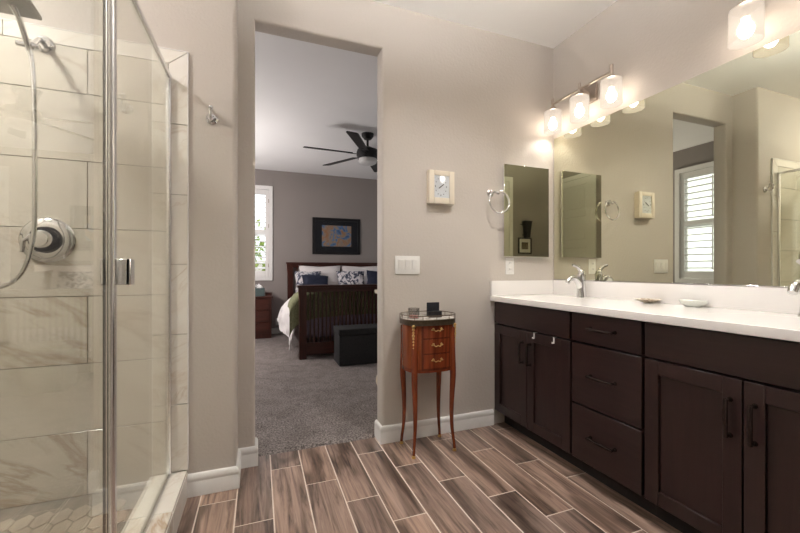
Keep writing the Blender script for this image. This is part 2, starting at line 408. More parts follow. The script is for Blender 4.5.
struct('ceiling', B().box(SX-0.12, 2.2, FRONT-0.12, DB-0.02, HC, HC+0.1), M_ceil, 'white bathroom ceiling', 'ceiling')
struct('ceiling_bedroom', B().box(BX0-0.12, BX1+0.12, DB-0.02, FY+0.14, HC, HC+0.1), M_bceil, 'pale lavender white bedroom ceiling', 'ceiling')
# doorway wall with a bullnose opening
def opening_wall():
    out = [(-0.106, 0), (-0.020, 0), (-0.020, 2.462), (0.719, 2.462), (0.719, 0), (2.20, 0), (2.20, HC), (-0.106, HC)]
    b = bmesh.new()
    fr = [b.verts.new((x, D, z)) for x, z in out]; bk = [b.verts.new((x, DB, z)) for x, z in out]; n = len(out)
    b.faces.new(fr); b.faces.new(bk[::-1])
    for i in range(n): b.faces.new((fr[i], bk[i], bk[(i+1) % n], fr[(i+1) % n]))
    bmesh.ops.recalc_face_normals(b, faces=b.faces[:]); b.edges.ensure_lookup_table()
    sel = []
    for e in b.edges:
        a, c = e.verts
        if abs(a.co.y-c.co.y) < 1e-6:
            xs = {round(a.co.x, 3), round(c.co.x, 3)}; zs = {round(a.co.z, 3), round(c.co.z, 3)}
            if xs == {-0.02} or xs == {0.719} or (zs == {2.462}): sel.append(e)
    bmesh.ops.bevel(b, geom=sel, offset=0.018, segments=5, affect='EDGES', profile=0.5)
    bmesh.ops.triangulate(b, faces=[f for f in b.faces if len(f.verts) > 4])
    o = B(); merge(o.bm, b); return o
struct('wall_back', opening_wall(), M_wall, 'greige textured wall with the tall rounded doorway to the bedroom', 'wall')
stub = B()
arc = [(-0.106-0.02+0.02*math.sin(a), D1+0.02-0.02*math.cos(a)) for a in [i*PI/2/6 for i in range(7)]]
stub.prism([(SX-0.12, D1)]+arc+[(-0.106, DB), (SX-0.12, DB)], 0, HC)
struct('wall_back_left', stub, M_wall, 'greige wall left of the doorway, stepping forward to carry the shower tile', 'wall')
struct('wall_right', B().box(W, W+0.12, FRONT-0.12, D+0.05, 0, HC), M_wall, 'greige wall behind the big vanity mirror', 'wall')
struct('wall_front', B().box(LW-0.1, W+0.12, FRONT-0.12, FRONT, 0, HC), M_wall_shade, 'greige wall facing the doorway, seen in the cabinet mirror', 'wall')
struct('wall_left', B().box(LW-0.12, LW, FRONT-0.12, SH0-0.12, 0, HC), M_wall_shade, 'greige wall with the white panelled door, seen in the cabinet mirror', 'wall')
struct('wall_shower_front', B().box(SX-0.12, LW, SH0-0.12, SH0-0.012, 0, HC), M_wall, 'greige end wall of the shower nearest the viewer', 'wall')
struct('wall_shower_left', B().box(SX-0.12, SX-0.012, SH0-0.12, D1+0.05, 0, HC), M_wall, 'greige outer wall of the shower', 'wall')
def holed_wall(axis, at, th, a0, a1, holes):
    b = B(); hs = sorted(holes); cur = a0
    def put(p, q, z0, z1):
        if axis == 'Y': b.box(p, q, at, at+th, z0, z1)
        else: b.box(at, at+th, p, q, z0, z1)
    for (p, q, z0, z1) in hs:
        put(cur, p, 0, HC); put(p, q, 0, z0); put(p, q, z1, HC); cur = q
    put(cur, a1, 0, HC); return b
WZ0, WZ1 = 0.95, 2.42
H1 = (-0.72, 0.165, WZ0, WZ1); H2 = (2.415, 3.30, WZ0, WZ1); H3 = (2.645, 3.49, WZ0, WZ1)
struct('wall_bedroom_back', holed_wall('Y', FY, 0.14, BX0-0.14, BX1+0.14, [H1, H2]), M_bwall, 'taupe bedroom wall behind the bed', 'wall')
struct('wall_bedroom_left', holed_wall('X', BX0-0.14, 0.14, DB-0.02, FY, [H3]), M_bwall, 'taupe bedroom wall with the shuttered window seen in the big mirror', 'wall')
H4 = (3.2, 5.4, 0.3, 2.42)
struct('wall_bedroom_right', holed_wall('X', BX1, 0.14, DB-0.02, FY, [H4]), M_bwall, 'taupe bedroom wall to the right of the bed', 'wall')
struct('wall_bedroom_front', B().box(2.19, BX1+0.14, D+0.03, DB, 0, HC), M_bwall, 'taupe bedroom wall beside the doorway', 'wall')

# ------------------------------------------------------------------ baseboards
BP = [(0.0, 0.0), (0.016, 0.0), (0.016, 0.066), (0.0145, 0.069), (0.0145, 0.073), (0.016, 0.076), (0.0155, 0.092), (0.010, 0.102), (0.004, 0.106), (0.0, 0.106)]
def base(name, path, label, side=1): struct(name, B().sweep(path, BP, side), M_white, label, 'baseboard')
base('baseboard_right', [(0.719, DB-0.004), (0.719, D), (1.53, D)], 'white baseboard between doorway and vanity, behind the small table')
base('baseboard_left', [(-0.318, D1), (-0.106, D1), (-0.106, D), (-0.020, D), (-0.020, DB-0.004)], 'white baseboard stepping around the corner left of the doorway')
base('baseboard_bedroom', [(BX0, FY), (BX1, FY)], 'white baseboard behind the bed')
base('baseboard_front', [(0.36, FRONT), (LW, FRONT), (LW, -0.385)], 'white baseboard below the small framed print', -1 if False else 1)

# ------------------------------------------------------------------ shower
tb = B().box(SX, -0.395, D1-0.004, D1, 0.03, 2.045)
struct('wall_tile_bed', tb, M_tgrout, 'grey grout bed behind the shower wall tiles', 'wall')
tl = B(); G2 = 0.0016
rows = [(2.045, 1.8475)]; z = 1.8475
while z > 0.12: rows.append((z, max(z-0.2945, 0.094))); z -= 0.2945
def tile_rows(fn, a0, a1, j_even, j_odd):
    for i, (zt, zb) in enumerate(rows):
        js = j_even if i % 2 == 0 else j_odd; x = js
        while x > a0: x -= 0.61
        while x < a1:
            p, q = max(x+G2, a0), min(x+0.61-G2, a1)
            if q-p > 0.004: fn(p, q, zb+G2, zt-G2)
            x += 0.61
tile_rows(lambda p, q, z0, z1: tl.box(p, q, D1-0.010, D1, z0, z1, 0.0008, 1), SX, -0.396, -0.702, -0.997)
struct('wall_shower_back', tl, M_marble, 'cream marble tiles with brown veins on the valve wall of the shower', 'wall', False)
tl = B()
tile_rows(lambda p, q, z0, z1: tl.box(SX-0.012, SX, p, q, z0, z1, 0.0008, 1), SH0, D1-0.01, 1.2, 1.5)
tile_rows(lambda p, q, z0, z1: tl.box(p, q, SH0-0.012, SH0, z0, z1, 0.0008, 1), SX, LW, -0.7, -1.0)
struct('wall_shower_tile', tl, M_marble, 'cream marble tiles on the left and near walls of the shower', 'wall', False)
# mitred tile border along the top and down the right end
br = B(); xo, xi, zt, zi = -0.317, -0.394, 2.110, 2.046
br.prism([(xo, zt), (xi, zi), (xi-0.59, zi), (xi-0.59, zt)], D1-0.011, D1, 'Y')
br.prism([(xi-0.5925, zi), (xi-0.5925, zt), (SX, zt), (SX, zi)], D1-0.011, D1, 'Y')
zc = [1.764, 1.433, 1.105, 0.776, 0.445, 0.13]
br.prism([(xo, zt-0.004), (xi, zi-0.004), (xi, zc[0]+G2), (xo, zc[0]+G2)], D1-0.011, D1, 'Y')
for a, c in zip(zc[:-1], zc[1:]): br.box(xi, xo, D1-0.011, D1, c+G2, a-G2, 0.0008, 1)
struct('trim_1', br, M_marble2, 'mitred marble border tile framing the shower wall', 'trim', False)
struct('trim_2', B().prism([(xo, 0.13), (xo+0.004, 0.13), (xo+0.004, zt+0.003), (SX, zt+0.003), (SX, zt), (xo, zt)], D1-0.013, D1, 'Y'), M_white, 'thin pale metal edge strip along the outside of the tile border', 'trim', False)
# curb and shower floor
GX = -0.39
cb = B().box(-0.465, -0.325, SH0, D1, 0.0, 0.113, 0.003, 2)
struct('trim_3', cb, M_stucco, 'core of the shower threshold', 'trim')
cap = B()
ys = [SH0, 0.95, 1.36, 1.70, D1]
for a, c in zip(ys[:-1], ys[1:]):
    cap.box(-0.470, -0.320, a+0.001, c-0.001, 0.113, 0.126, 0.002, 1)
    cap.box(-0.325, -0.317, a+0.001, c-0.001, 0.0, 0.1125, 0.001, 1)
    cap.box(-0.473, -0.465, a+0.001, c-0.001, 0.0, 0.1125, 0.001, 1)
struct('trim_4', cap, M_marble2, 'marble tiles capping the shower threshold', 'trim', False)
struct('floor_shower_bed', B().box(SX, -0.4735, SH0, D1, 0.0, 0.093), M_tgrout, 'grout bed of the shower floor', 'floor')
pk = B(); pw, ph = 0.062, 0.115
for i in range(0, 22):
    for j in range(0, 18):
        cx = SX+0.04+i*(pw*0.98); cy = SH0+0.03+j*(ph*0.76)
        if j % 2: cx += pw*0.49
        if cx+pw/2 > -0.476 or cy+ph/2 > D1-0.012: 
            continue
        a, h = pw/2-0.0025, ph/2-0.0025
        pk.prism([(cx-a, cy-h*0.5), (cx, cy-h), (cx+a, cy-h*0.5), (cx+a, cy+h*0.5), (cx, cy+h), (cx-a, cy+h*0.5)], 0.092, 0.097)
struct('floor_shower', pk, M_picket, 'beige picket mosaic on the shower floor', 'floor', False)
# glass enclosure
EZ0, EZ1 = 0.127, 1.985
en = thing('shower_enclosure', 'chrome framed clear glass shower screen and door standing on the marble threshold', 'shower screen', (GX, 1.3, EZ0))
gp = obj('fixed_pane', B().box(GX-0.003, GX+0.003, SH0+0.02, 1.250, EZ0+0.012, EZ1-0.02), M_glass, en, False)
gd = obj('door_pane', B().box(GX-0.003, GX+0.003, 1.294, D1-0.034, EZ0+0.014, EZ1-0.02), M_glass, en, False)
obj('post', B().box(GX-0.011, GX+0.011, 1.260, 1.292, EZ0, EZ1-0.004, 0.0105, 6), M_rail, en)
obj('post_seal', B().box(GX-0.012, GX-0.006, 1.2515, 1.2555, EZ0+0.01, EZ1-0.02), M_blackgloss, en)
obj('top_rail', B().box(GX-0.009, GX+0.009, SH0, D1-0.012, EZ1-0.020, EZ1, 0.004, 3), M_rail, en)
obj('wall_channel', B().box(GX-0.009, GX+0.008, D1-0.030, D1-0.011, EZ0, EZ1-0.024, 0.002, 2), M_rail, en)
obj('wall_channel', B().box(GX-0.012, GX+0.012, SH0, SH0+0.02, EZ0, EZ1-0.024, 0.002, 2), M_rail, en)
obj('bottom_track', B().box(GX-0.009, GX+0.008, SH0+0.02, D1-0.030, EZ0-0.0005, EZ0+0.012, 0.003, 2), M_rail, en)
hd = B()
hd.box(GX+0.004, GX+0.036, 1.306, 1.318, 1.035, 1.112, 0.002, 1).box(GX+0.026, GX+0.038, 1.306, 1.345, 1.035, 1.112, 0.002, 1)
hd.box(GX-0.036, GX-0.004, 1.306, 1.318, 1.035, 1.112, 0.002, 1)
obj('door_handle', hd, M_rail, gd)
# valve
vc = Vector((-0.838, D1-0.011, 1.206))
va = thing('shower_valve', 'round chrome shower valve plate with lever on the marble wall', 'shower valve', vc)
obj('plate', B().lathe([(0.0, 0.0), (0.096, 0.0), (0.096, -0.004), (0.088, -0.012), (0.062, -0.016), (0.0, -0.016)], vc, 'Y', 48), M_chrome, va)
obj('collar', B().lathe([(0.056, -0.016), (0.054, -0.032), (0.050, -0.036), (0.0, -0.036)], vc, 'Y', 40), M_blackgloss, va)
obj('knob', B().lathe([(0.038, -0.036), (0.036, -0.07), (0.030, -0.078), (0.0, -0.080)], vc, 'Y', 40), M_chrome, va)
obj('lever', B().tube([vc+Vector((0, -0.06, 0)), vc+Vector((-0.03, -0.066, 0.012)), vc+Vector((-0.052, -0.068, -0.01)), vc+Vector((-0.056, -0.066, -0.055))], [0.012, 0.011, 0.009, 0.007], 12), M_chrome, va)
def smooth_path(p, k=6):
    out = []
    for i in range(len(p)-1):
        a, b_, c, d = p[max(i-1, 0)], p[i], p[i+1], p[min(i+2, len(p)-1)]
        for j in range(k):
            t = j/k
            out.append(0.5*((2*b_)+(c-a)*t+(2*a-5*b_+4*c-d)*t*t+(3*b_-a-3*c+d)*t**3))
    out.append(p[-1]); return out
# shower arm with bracket and hand shower
ac = Vector((-0.850, D1-0.011, 2.035)); bc = Vector((-0.825, 1.862, 1.946))
sa = thing('shower_bracket', 'chrome wall flange and bent pipe with cross bar holding the hand shower', 'shower bracket', ac)
obj('flange', B().lathe([(0.0, 0.0), (0.034, 0.0), (0.034, -0.006), (0.026, -0.015), (0.0, -0.017)], ac, 'Y', 32), M_chrome, sa)
obj('pipe', B().tube(smooth_path([ac+Vector((0, -0.012, 0)), ac+Vector((0.002, -0.05, -0.008)), ac+Vector((0.014, -0.11, -0.055)), bc], 5), 0.010, 12), M_chrome, sa)
obj('cross_bar', B().cyl(bc+Vector((-0.044, 0, 0.004)), bc+Vector((0.026, 0, 0.0)), 0.0105).ball(bc, 0.017, 0.017, 0.017), M_chrome, sa)
hb = bc+Vector((0.0, -0.030, 0.0))
hs = thing('hand_shower', 'hand shower with square grey spray head and chrome hose hanging in the shower', 'hand shower', hb)
ht = Vector((-0.811, 1.740, 2.000))
obj('handle', B().tube(smooth_path([hb+Vector((0.008, 0.010, -0.045)), hb+Vector((0.002, 0.0, -0.012)), hb+(ht-hb)*0.5, ht], 4), 0.0095, 14), M_chrome, hs)
hc = Vector((-0.851, 1.665, 2.026))
Mh = Matrix.Translation(hc) @ Matrix.Rotation(math.radians(2), 4, 'Z') @ Matrix.Rotation(math.radians(-9), 4, 'X')
obj('spray_head', B().box(-0.102, 0.102, -0.102, 0.102, -0.007, 0.007, 0.003, 2).xf(Mh), M_steelplate, hs)
obj('neck', B().tube([ht+Vector((0, 0.006, -0.006)), ht+Vector((-0.002, -0.008, 0.008)), ht+Vector((-0.004, -0.02, 0.020))], [0.0095, 0.012, 0.015], 12), M_chrome, hs)
hy = 1.842
hz = [hb+Vector((0.008, 0.010, -0.045)), Vector((-0.812, hy, 1.85)), Vector((-0.808, hy, 1.75)), Vector((-0.806, hy, 1.5)), Vector((-0.806, hy, 1.3)), Vector((-0.812, hy, 1.20)), Vector((-0.826, hy, 1.12)), Vector((-0.85, hy, 1.06)), Vector((-0.89, hy, 1.022)), Vector((-0.945, hy, 1.010)), Vector((-1.01, 1.85, 1.025)), Vector((-1.05, 1.87, 1.09)), Vector((-1.07, 1.92, 1.24)), Vector((-1.07, 1.98, 1.26)), Vector((-1.07, D1-0.011, 1.26))]
hp = smooth_path(hz, 8)
obj('hose', B().tube(hp, [0.0088 if i % 2 else 0.0078 for i in range(len(hp))], 10), M_chrome, hs)

# ------------------------------------------------------------------ windows with plantation shutters
def window(name, horiz, at, a0, a1, z0, z1, inward, label, panels=2, tilt=12, bar=True):
    """horiz 'X': the window lies in a wall along X at y=at; 'Y': in a wall along Y at x=at. inward = +1/-1 towards the room"""
    def bx(b, p, q, d0, d1, zz0, zz1, bev=0.003, M=None):
        lo, hi = sorted((at+d0*inward, at+d1*inward))
        if horiz == 'X': b.box(p, q, lo, hi, zz0, zz1, bev, 1, M)
        else: b.box(lo, hi, p, q, zz0, zz1, bev, 1, M)
    mid = (a0+a1)/2
    r = bpy.data.objects.new(name, None); COL.objects.link(r); r.empty_display_size = 0.1
    r.location = (mid, at, z0) if horiz == 'X' else (at, mid, z0); r['kind'] = 'structure'; tag(r, label, 'window')
    fw = 0.05
    b = B()
    bx(b, a0-fw, a0+0.012, 0.0, 0.03, z0-fw, z1+fw); bx(b, a1-0.012, a1+fw, 0.0, 0.03, z0-fw, z1+fw)
    bx(b, a0+0.012, a1-0.012, 0.0, 0.03, z1-0.012, z1+fw); bx(b, a0+0.012, a1-0.012, 0.0, 0.03, z0-fw, z0+0.012)
    fr = obj('frame', b, M_white, r)
    b = B(); bx(b, a0, a1, -0.110, -0.104, z0, z1, 0); obj('pane', b, M_pane, r, False)
    b = B(); bx(b, a0, a1, -0.125, -0.095, (z0+z1)/2-0.02, (z0+z1)/2+0.02); bx(b, a0, a0+0.03, -0.125, -0.09, z0, z1); bx(b, a1-0.03, a1, -0.125, -0.09, z0, z1)
    bx(b, a0+0.03, a1-0.03, -0.125, -0.09, z1-0.03, z1); bx(b, a0+0.03, a1-0.03, -0.125, -0.09, z0, z0+0.03)
    obj('sash', b, M_white, r)
    wp = (a1-a0-0.024)/panels
    for i in range(panels):
        p, q = a0+0.012+i*wp+0.002, a0+0.012+(i+1)*wp-0.002
        b = B(); st = 0.05
        bx(b, p, p+st, -0.02, 0.012, z0+0.014, z1-0.014); bx(b, q-st, q, -0.02, 0.012, z0+0.014, z1-0.014)
        bx(b, p+st, q-st, -0.02, 0.012, z1-0.10, z1-0.014); bx(b, p+st, q-st, -0.02, 0.012, z0+0.014, z0+0.11)
        zm = z0+0.52*(z1-z0); bx(b, p+st, q-st, -0.02, 0.012, zm-0.03, zm+0.03)
        sp = obj('shutter_panel', b, M_white, r)
        b = B()
        for (lo, hi) in ((z0+0.11, zm-0.03), (zm+0.03, z1-0.10)):
            n = int((hi-lo)/0.082); dz = (hi-lo)/n
            for k in range(n):
                zc = lo+(k+0.5)*dz; c = (p+st, at-0.004*inward, zc) if horiz == 'X' else (at-0.004*inward, p+st, zc)
                M = rotmat(c, 'X' if horiz == 'X' else 'Y', math.radians(tilt)*(-inward if horiz == 'X' else inward))
                bx(b, p+st+0.001, q-st-0.001, -0.041, 0.033, zc-0.0065, zc+0.0065, 0.0, M)
        obj('louvres', b, M_white, sp, False)
        b = B()
        for (lo, hi) in ((z0+0.13, zm-0.05), (zm+0.05, z1-0.12)): bx(b, (p+q)/2-0.006, (p+q)/2+0.006, 0.034, 0.044, lo, hi, 0.001)
        obj('tilt_rod', b, M_white, sp, False)
        b = B()
        for zz in (z0+0.2, (z0+z1)/2+0.12, z1-0.2):
            e = p if i == 0 else q
            bx(b, e-0.006, e+0.006, 0.011, 0.036, zz-0.03, zz+0.03, 0.001)
        obj('hinges', b, M_nickel, sp, False)
    return r
window('window_1', 'X', FY, H1[0], H1[1], WZ0, WZ1, -1, 'white shuttered window left of the bed, above the nightstand')
window('window_2', 'X', FY, H2[0], H2[1], WZ0, WZ1, -1, 'white shuttered window right of the bed')
window('window_3', 'Y', BX0, H3[0], H3[1], WZ0, WZ1, 1, 'bright shuttered window seen through the doorway in the big mirror', 1, 4)
window('added_window', 'Y', BX1, H4[0], H4[1], 0.3, WZ1, -1, 'wide shuttered window added on the unseen right bedroom wall', 3)  # added on the unseen wall to bring more daylight into the bedroom
# garden outside: gravel, a wall and two shrubs
struct('ground_outside', B().box(-6, 9, FY+0.15, FY+9, -0.25, -0.15).box(-7, BX0-0.15, 0, FY+0.15, -0.25, -0.15), M_gravel, 'pale gravel yard outside the bedroom windows', 'ground')
struct('wall_garden', B().box(-6, 9, FY+5.0, FY+5.2, -0.2, 1.35), M_stucco, 'pale garden wall outside the window', 'wall')
def shrub(c, rx, rz, seed, label):
    rnd = random.Random(seed); b = B()
    for i in range(420):
        d = Vector((rnd.gauss(0, 1), rnd.gauss(0, 1), rnd.gauss(0, 1))).normalized()*(rnd.random()**0.4)
        p = Vector(c)+Vector((d.x*rx, d.y*rx, d.z*rz))
        a = Vector((rnd.gauss(0, 1), rnd.gauss(0, 1), rnd.gauss(0, 1))).normalized(); s = a.orthogonal().normalized()
        s2 = a.cross(s); q = rnd.uniform(0.05, 0.11)
        vs_ = [b.bm.verts.new(p+s*q), b.bm.verts.new(p+s2*q*0.5), b.bm.verts.new(p-s*q), b.bm.verts.new(p-s2*q*0.5)]
        b.bm.faces.new(vs_)
    t = thing('garden_shrub', label, 'shrub', (c[0], c[1], -0.15))
    obj('foliage', b, M_leaf, t, False)
    obj('trunk', B().tube([(c[0], c[1], -0.15), (c[0]+0.03, c[1], c[2]*0.5), (c[0], c[1], c[2])], [0.05, 0.04, 0.02], 8), M_bed, t)
shrub((-0.30, FY+3.0, 1.55), 0.95, 0.75, 3, 'yellow green shrub outside the window left of the bed')

# ------------------------------------------------------------------ doors behind the viewer (seen in the cabinet mirror)
def panel_door(name, axis, at, a0, a1, h, inward, label, hinge_side):
    r = bpy.data.objects.new(name, None); COL.objects.link(r); r['kind'] = 'structure'
    r.location = ((a0+a1)/2, at, 0) if axis == 'X' else (at, (a0+a1)/2, 0); tag(r, label, 'door')
    def bx(b, p, q, d0, d1, z0, z1, bev=0.002):
        lo, hi = sorted((at+d0*inward, at+d1*inward))
        if axis == 'X': b.box(p, q, lo, hi, z0, z1, bev, 1)
        else: b.box(lo, hi, p, q, z0, z1, bev, 1)
    cw = 0.065
    b = B(); bx(b, a0-cw, a0, 0, 0.018, 0, h+cw); bx(b, a1, a1+cw, 0, 0.018, 0, h+cw); bx(b, a0, a1, 0, 0.018, h, h+cw)
    obj('casing', b, M_door, r)
    b = B(); bx(b, a0+0.004, a1-0.004, 0, 0.004, 0.008, h-0.004, 0)
    st, rl = 0.10, 0.095; n = 5; ph = (h-0.012-rl*(n+1))/n
    bx(b, a0+0.004, a0+st, 0.003, 0.012, 0.008, h-0.004); bx(b, a1-st, a1-0.004, 0.003, 0.012, 0.008, h-0.004)
    for i in range(n+1):
        z = 0.008+i*(ph+rl); bx(b, a0+st, a1-st, 0.003, 0.012, z, z+rl)
    for i in range(n):
        z = 0.008+rl+i*(ph+rl); bx(b, a0+st+0.03, a1-st-0.03, 0.003, 0.009, z+0.03, z+ph-0.03, 0.004)
    lf = obj('door_leaf', b, M_door, r)
    e = a0 if hinge_side < 0 else a1
    for z in (0.25, h*0.5, h-0.25):
        b = B(); bx(b, e-0.012, e+0.012, 0.012, 0.02, z-0.05, z+0.05, 0.001); obj('hinge', b, M_nickel, r)
    k = a1-0.06 if hinge_side < 0 else a0+0.06
    c = Vector((k, at+0.012*inward, 0.95)) if axis == 'X' else Vector((at+0.012*inward, k, 0.95))
    d = Vector((0, inward, 0)) if axis == 'X' else Vector((inward, 0, 0))
    obj('door_knob', B().tube([c, c+d*0.02, c+d*0.035, c+d*0.05, c+d*0.062, c+d*0.068], [0.03, 0.012, 0.014, 0.027, 0.026, 0.012], 20), M_nickel, lf)
panel_door('door_1', 'Y', LW, -0.32, 0.33, 2.44, 1, 'white five-panel door reflected at the left end of the big mirror', -1)
panel_door('door_2', 'X', FRONT, 0.52, 1.30, 2.44, 1, 'white casing and door on the wall behind the viewer', 1)

# small framed print and black wall holder, on the wall behind the viewer
fp = thing('framed_print', 'small black framed print with wide pale mat, reflected in the cabinet mirror', 'picture', (0.225, FRONT, 1.455))
fb = B(); cx, cz, hw, hh, fr = 0.225, 1.455, 0.125, 0.125, 0.018
for s in (-1, 1):
    fb.box(cx+s*hw-(fr if s > 0 else 0), cx+s*hw+(fr if s < 0 else 0), FRONT, FRONT+0.02, cz-hh, cz+hh, 0.002, 1)
    fb.box(cx-hw+fr, cx+hw-fr, FRONT, FRONT+0.02, cz+s*hh-(fr if s > 0 else 0), cz+s*hh+(fr if s < 0 else 0), 0.002, 1)
obj('frame', fb, M_black, fp)
obj('mat_board', B().box(cx-hw+fr, cx+hw-fr, FRONT, FRONT+0.008, cz-hh+fr, cz+hh-fr), M_paper, fp, False)
obj('print', B().box(cx-0.062, cx+0.062, FRONT+0.008, FRONT+0.0095, cz-0.055, cz+0.055), M_smallart, fp, False)
wh = thing('wall_holder', 'black tapering wall holder with two short arms above the small framed print', 'wall holder', (0.205, FRONT, 1.71))
b = B().prism([(0.13, 1.84), (0.145, 1.80), (0.175, 1.58), (0.24, 1.58), (0.27, 1.84)], FRONT, FRONT+0.075, 'Y', 0.004, 2)
obj('body', b, M_black, wh)
obj('arm', B().cyl((0.25, FRONT+0.04, 1.785), (0.335, FRONT+0.04, 1.785), 0.007), M_black, wh)
obj('arm', B().cyl((0.235, FRONT+0.04, 1.62), (0.295, FRONT+0.04, 1.62), 0.007), M_black, wh)

# ceiling lights out of view; the uplighter is added to brighten the ceiling
cl = thing('unseen_ceiling_light', 'added metal uplighter bowl, out of view, hanging from the middle of the bathroom ceiling', 'ceiling light', (0.75, 0.90, HC))
obj('canopy', B().lathe([(0.0, HC), (0.06, HC), (0.055, HC-0.02), (0.008, HC-0.03), (0.007, HC-0.42), (0.0, HC-0.42)], (0.75, 0.90, 0)), M_nickel, cl)
obj('bowl', B().lathe([(0.0, HC-0.465), (0.08, HC-0.457), (0.15, HC-0.42), (0.19, HC-0.365), (0.187, HC-0.364), (0.147, HC-0.413), (0.08, HC-0.449), (0.0, HC-0.457)], (0.75, 0.90, 0)), M_nickel, cl)
for x in (0.68, 0.82): obj('bulb', B().ball((x, 0.90, HC-0.385), 0.04, 0.04, 0.04), M_disc, cl)

dl_ = thing('unseen_ceiling_light', 'added short cylinder downlight, out of view, on the ceiling in front of the vanity', 'ceiling light', (1.10, 1.28, HC))  # downlight added to brighten the doorway wall
obj('canister', B().lathe([(0.0, HC), (0.105, HC), (0.105, HC-0.13), (0.10, HC-0.13), (0.10, HC-0.015), (0.0, HC-0.015)], (1.10, 1.28, 0)), M_nickel, dl_)
obj('diffuser', B().lathe([(0.0, HC-0.016), (0.092, HC-0.016), (0.092, HC-0.03), (0.06, HC-0.036), (0.0, HC-0.038)], (1.10, 1.28, 0)), M_disc3, dl_)
sl = thing('unseen_ceiling_light', 'round opal ceiling light over the far side of the shower', 'ceiling light', (-1.42, 1.25, HC))
obj('canopy', B().lathe([(0.0, HC), (0.13, HC), (0.13, HC-0.02), (0.0, HC-0.022)], (-1.42, 1.25, 0)), M_nickel, sl)
obj('opal_globe', B().lathe([(0.115, HC-0.0225), (0.115, HC-0.04), (0.09, HC-0.065), (0.0, HC-0.075)], (-1.42, 1.25, 0)), M_disc2, sl)

# ------------------------------------------------------------------ wall fittings
# robe hook
c = Vector((-0.213, D1, 1.812))
rh = thing('robe_hook', 'chrome double robe hook on the wall beside the shower', 'hook', c)
obj('rosette', B().lathe([(0.0, 0), (0.027, 0), (0.027, -0.006), (0.020, -0.014), (0.0, -0.016)], c, 'Y', 32), M_chrome, rh)
obj('hook', B().tube(smooth_path([c+Vector((0, -0.012, 0)), c+Vector((0, -0.035, -0.012)), c+Vector((0, -0.058, 0.0)), c+Vector((0, -0.062, 0.03))], 5), 0.0075, 12).ball(c+Vector((0, -0.062, 0.032)), 0.010, 0.010, 0.010)
    .tube(smooth_path([c+Vector((0, -0.014, 0.004)), c+Vector((0, -0.028, 0.018)), c+Vector((0, -0.034, 0.045))], 4), 0.006, 10).ball(c+Vector((0, -0.034, 0.047)), 0.0085, 0.0085, 0.0085), M_chrome, rh)
# clock
cx0, cx1, cz0, cz1, dep = 1.022, 1.205, 1.508, 1.724, 0.044
ck = thing('wall_clock', 'small cream framed wall clock with pale dial, above the light switch', 'clock', ((cx0+cx1)/2, D, (cz0+cz1)/2))
b = B(); m = 0.037; m2 = 0.028
b.box(cx0, cx0+m, D-dep, D, cz0, cz1, 0.003, 2).box(cx1-m, cx1, D-dep, D, cz0, cz1, 0.003, 2).box(cx0+m, cx1-m, D-dep, D, cz1-m2-0.004, cz1, 0.003, 2).box(cx0+m, cx1-m, D-dep, D, cz0, cz0+m2+0.012, 0.003, 2)
obj('frame', b, M_clockframe, ck)
fz0, fz1 = cz0+m2+0.012, cz1-m2-0.004; fx0, fx1 = cx0+m, cx1-m; fy = D-dep+0.006
dl = obj('dial', B().box(fx0, fx1, fy, D-0.002, fz0, fz1), M_clockface, ck, False)
cc = Vector(((fx0+fx1)/2-0.006, fy, (fz0+fz1)/2))
for i in range(12):
    a = i*PI/6; L = 0.006 if i % 3 else 0.010
    p = cc+Vector((math.sin(a)*0.040, -0.0008, math.cos(a)*0.056))
    obj('hour_mark', B().box(p.x-0.0018, p.x+0.0018, p.y-0.0006, p.y+0.0006, p.z-L/2, p.z+L/2), M_matboard, dl, False)
b = B().tube([cc+Vector((0, -0.003, 0)), cc+Vector((0.020, -0.003, 0.016))], 0.0028, 6).tube([cc+Vector((0, -0.004, 0)), cc+Vector((-0.016, -0.004, -0.012))], 0.0028, 6)
obj('hands', b, M_black, dl)
obj('cover_glass', B().box(fx0, fx1, D-dep+0.0008, D-dep+0.0018, fz0, fz1), M_pane, ck, False)
# light switch
sw = thing('light_switch', 'white triple rocker switch plate right of the doorway', 'light switch', (0.888, D, 1.111))
obj('plate', B().box(0.803, 0.973, D-0.006, D, 1.052, 1.168, 0.003, 2), M_plate, sw)
for i in range(3):
    x = 0.888+(i-1)*0.046
    rk = B().prism([(D-0.0062, 1.077), (D-0.0062, 1.143), (D-0.013, 1.143), (D-0.0075, 1.077)], x-0.0165, x+0.0165, 'X', 0.001, 1)
    obj('rocker', rk, M_plate, sw)
# outlet below the cabinet
ol = thing('wall_outlet', 'white wall outlet below the mirrored cabinet', 'outlet', (1.672, D, 1.106))
obj('plate', B().box(1.637, 1.707, D-0.006, D, 1.047, 1.163, 0.003, 2), M_plate, ol)
for z in (1.083, 1.128):
    s = obj('socket', B().box(1.655, 1.689, D-0.008, D-0.0055, z-0.015, z+0.015, 0.004, 2), M_plate, ol)
    obj('slots', B().box(1.664, 1.666, D-0.0084, D-0.0078, z-0.005, z+0.006).box(1.677, 1.679, D-0.0084, D-0.0078, z-0.005, z+0.006), M_gap, s, False)
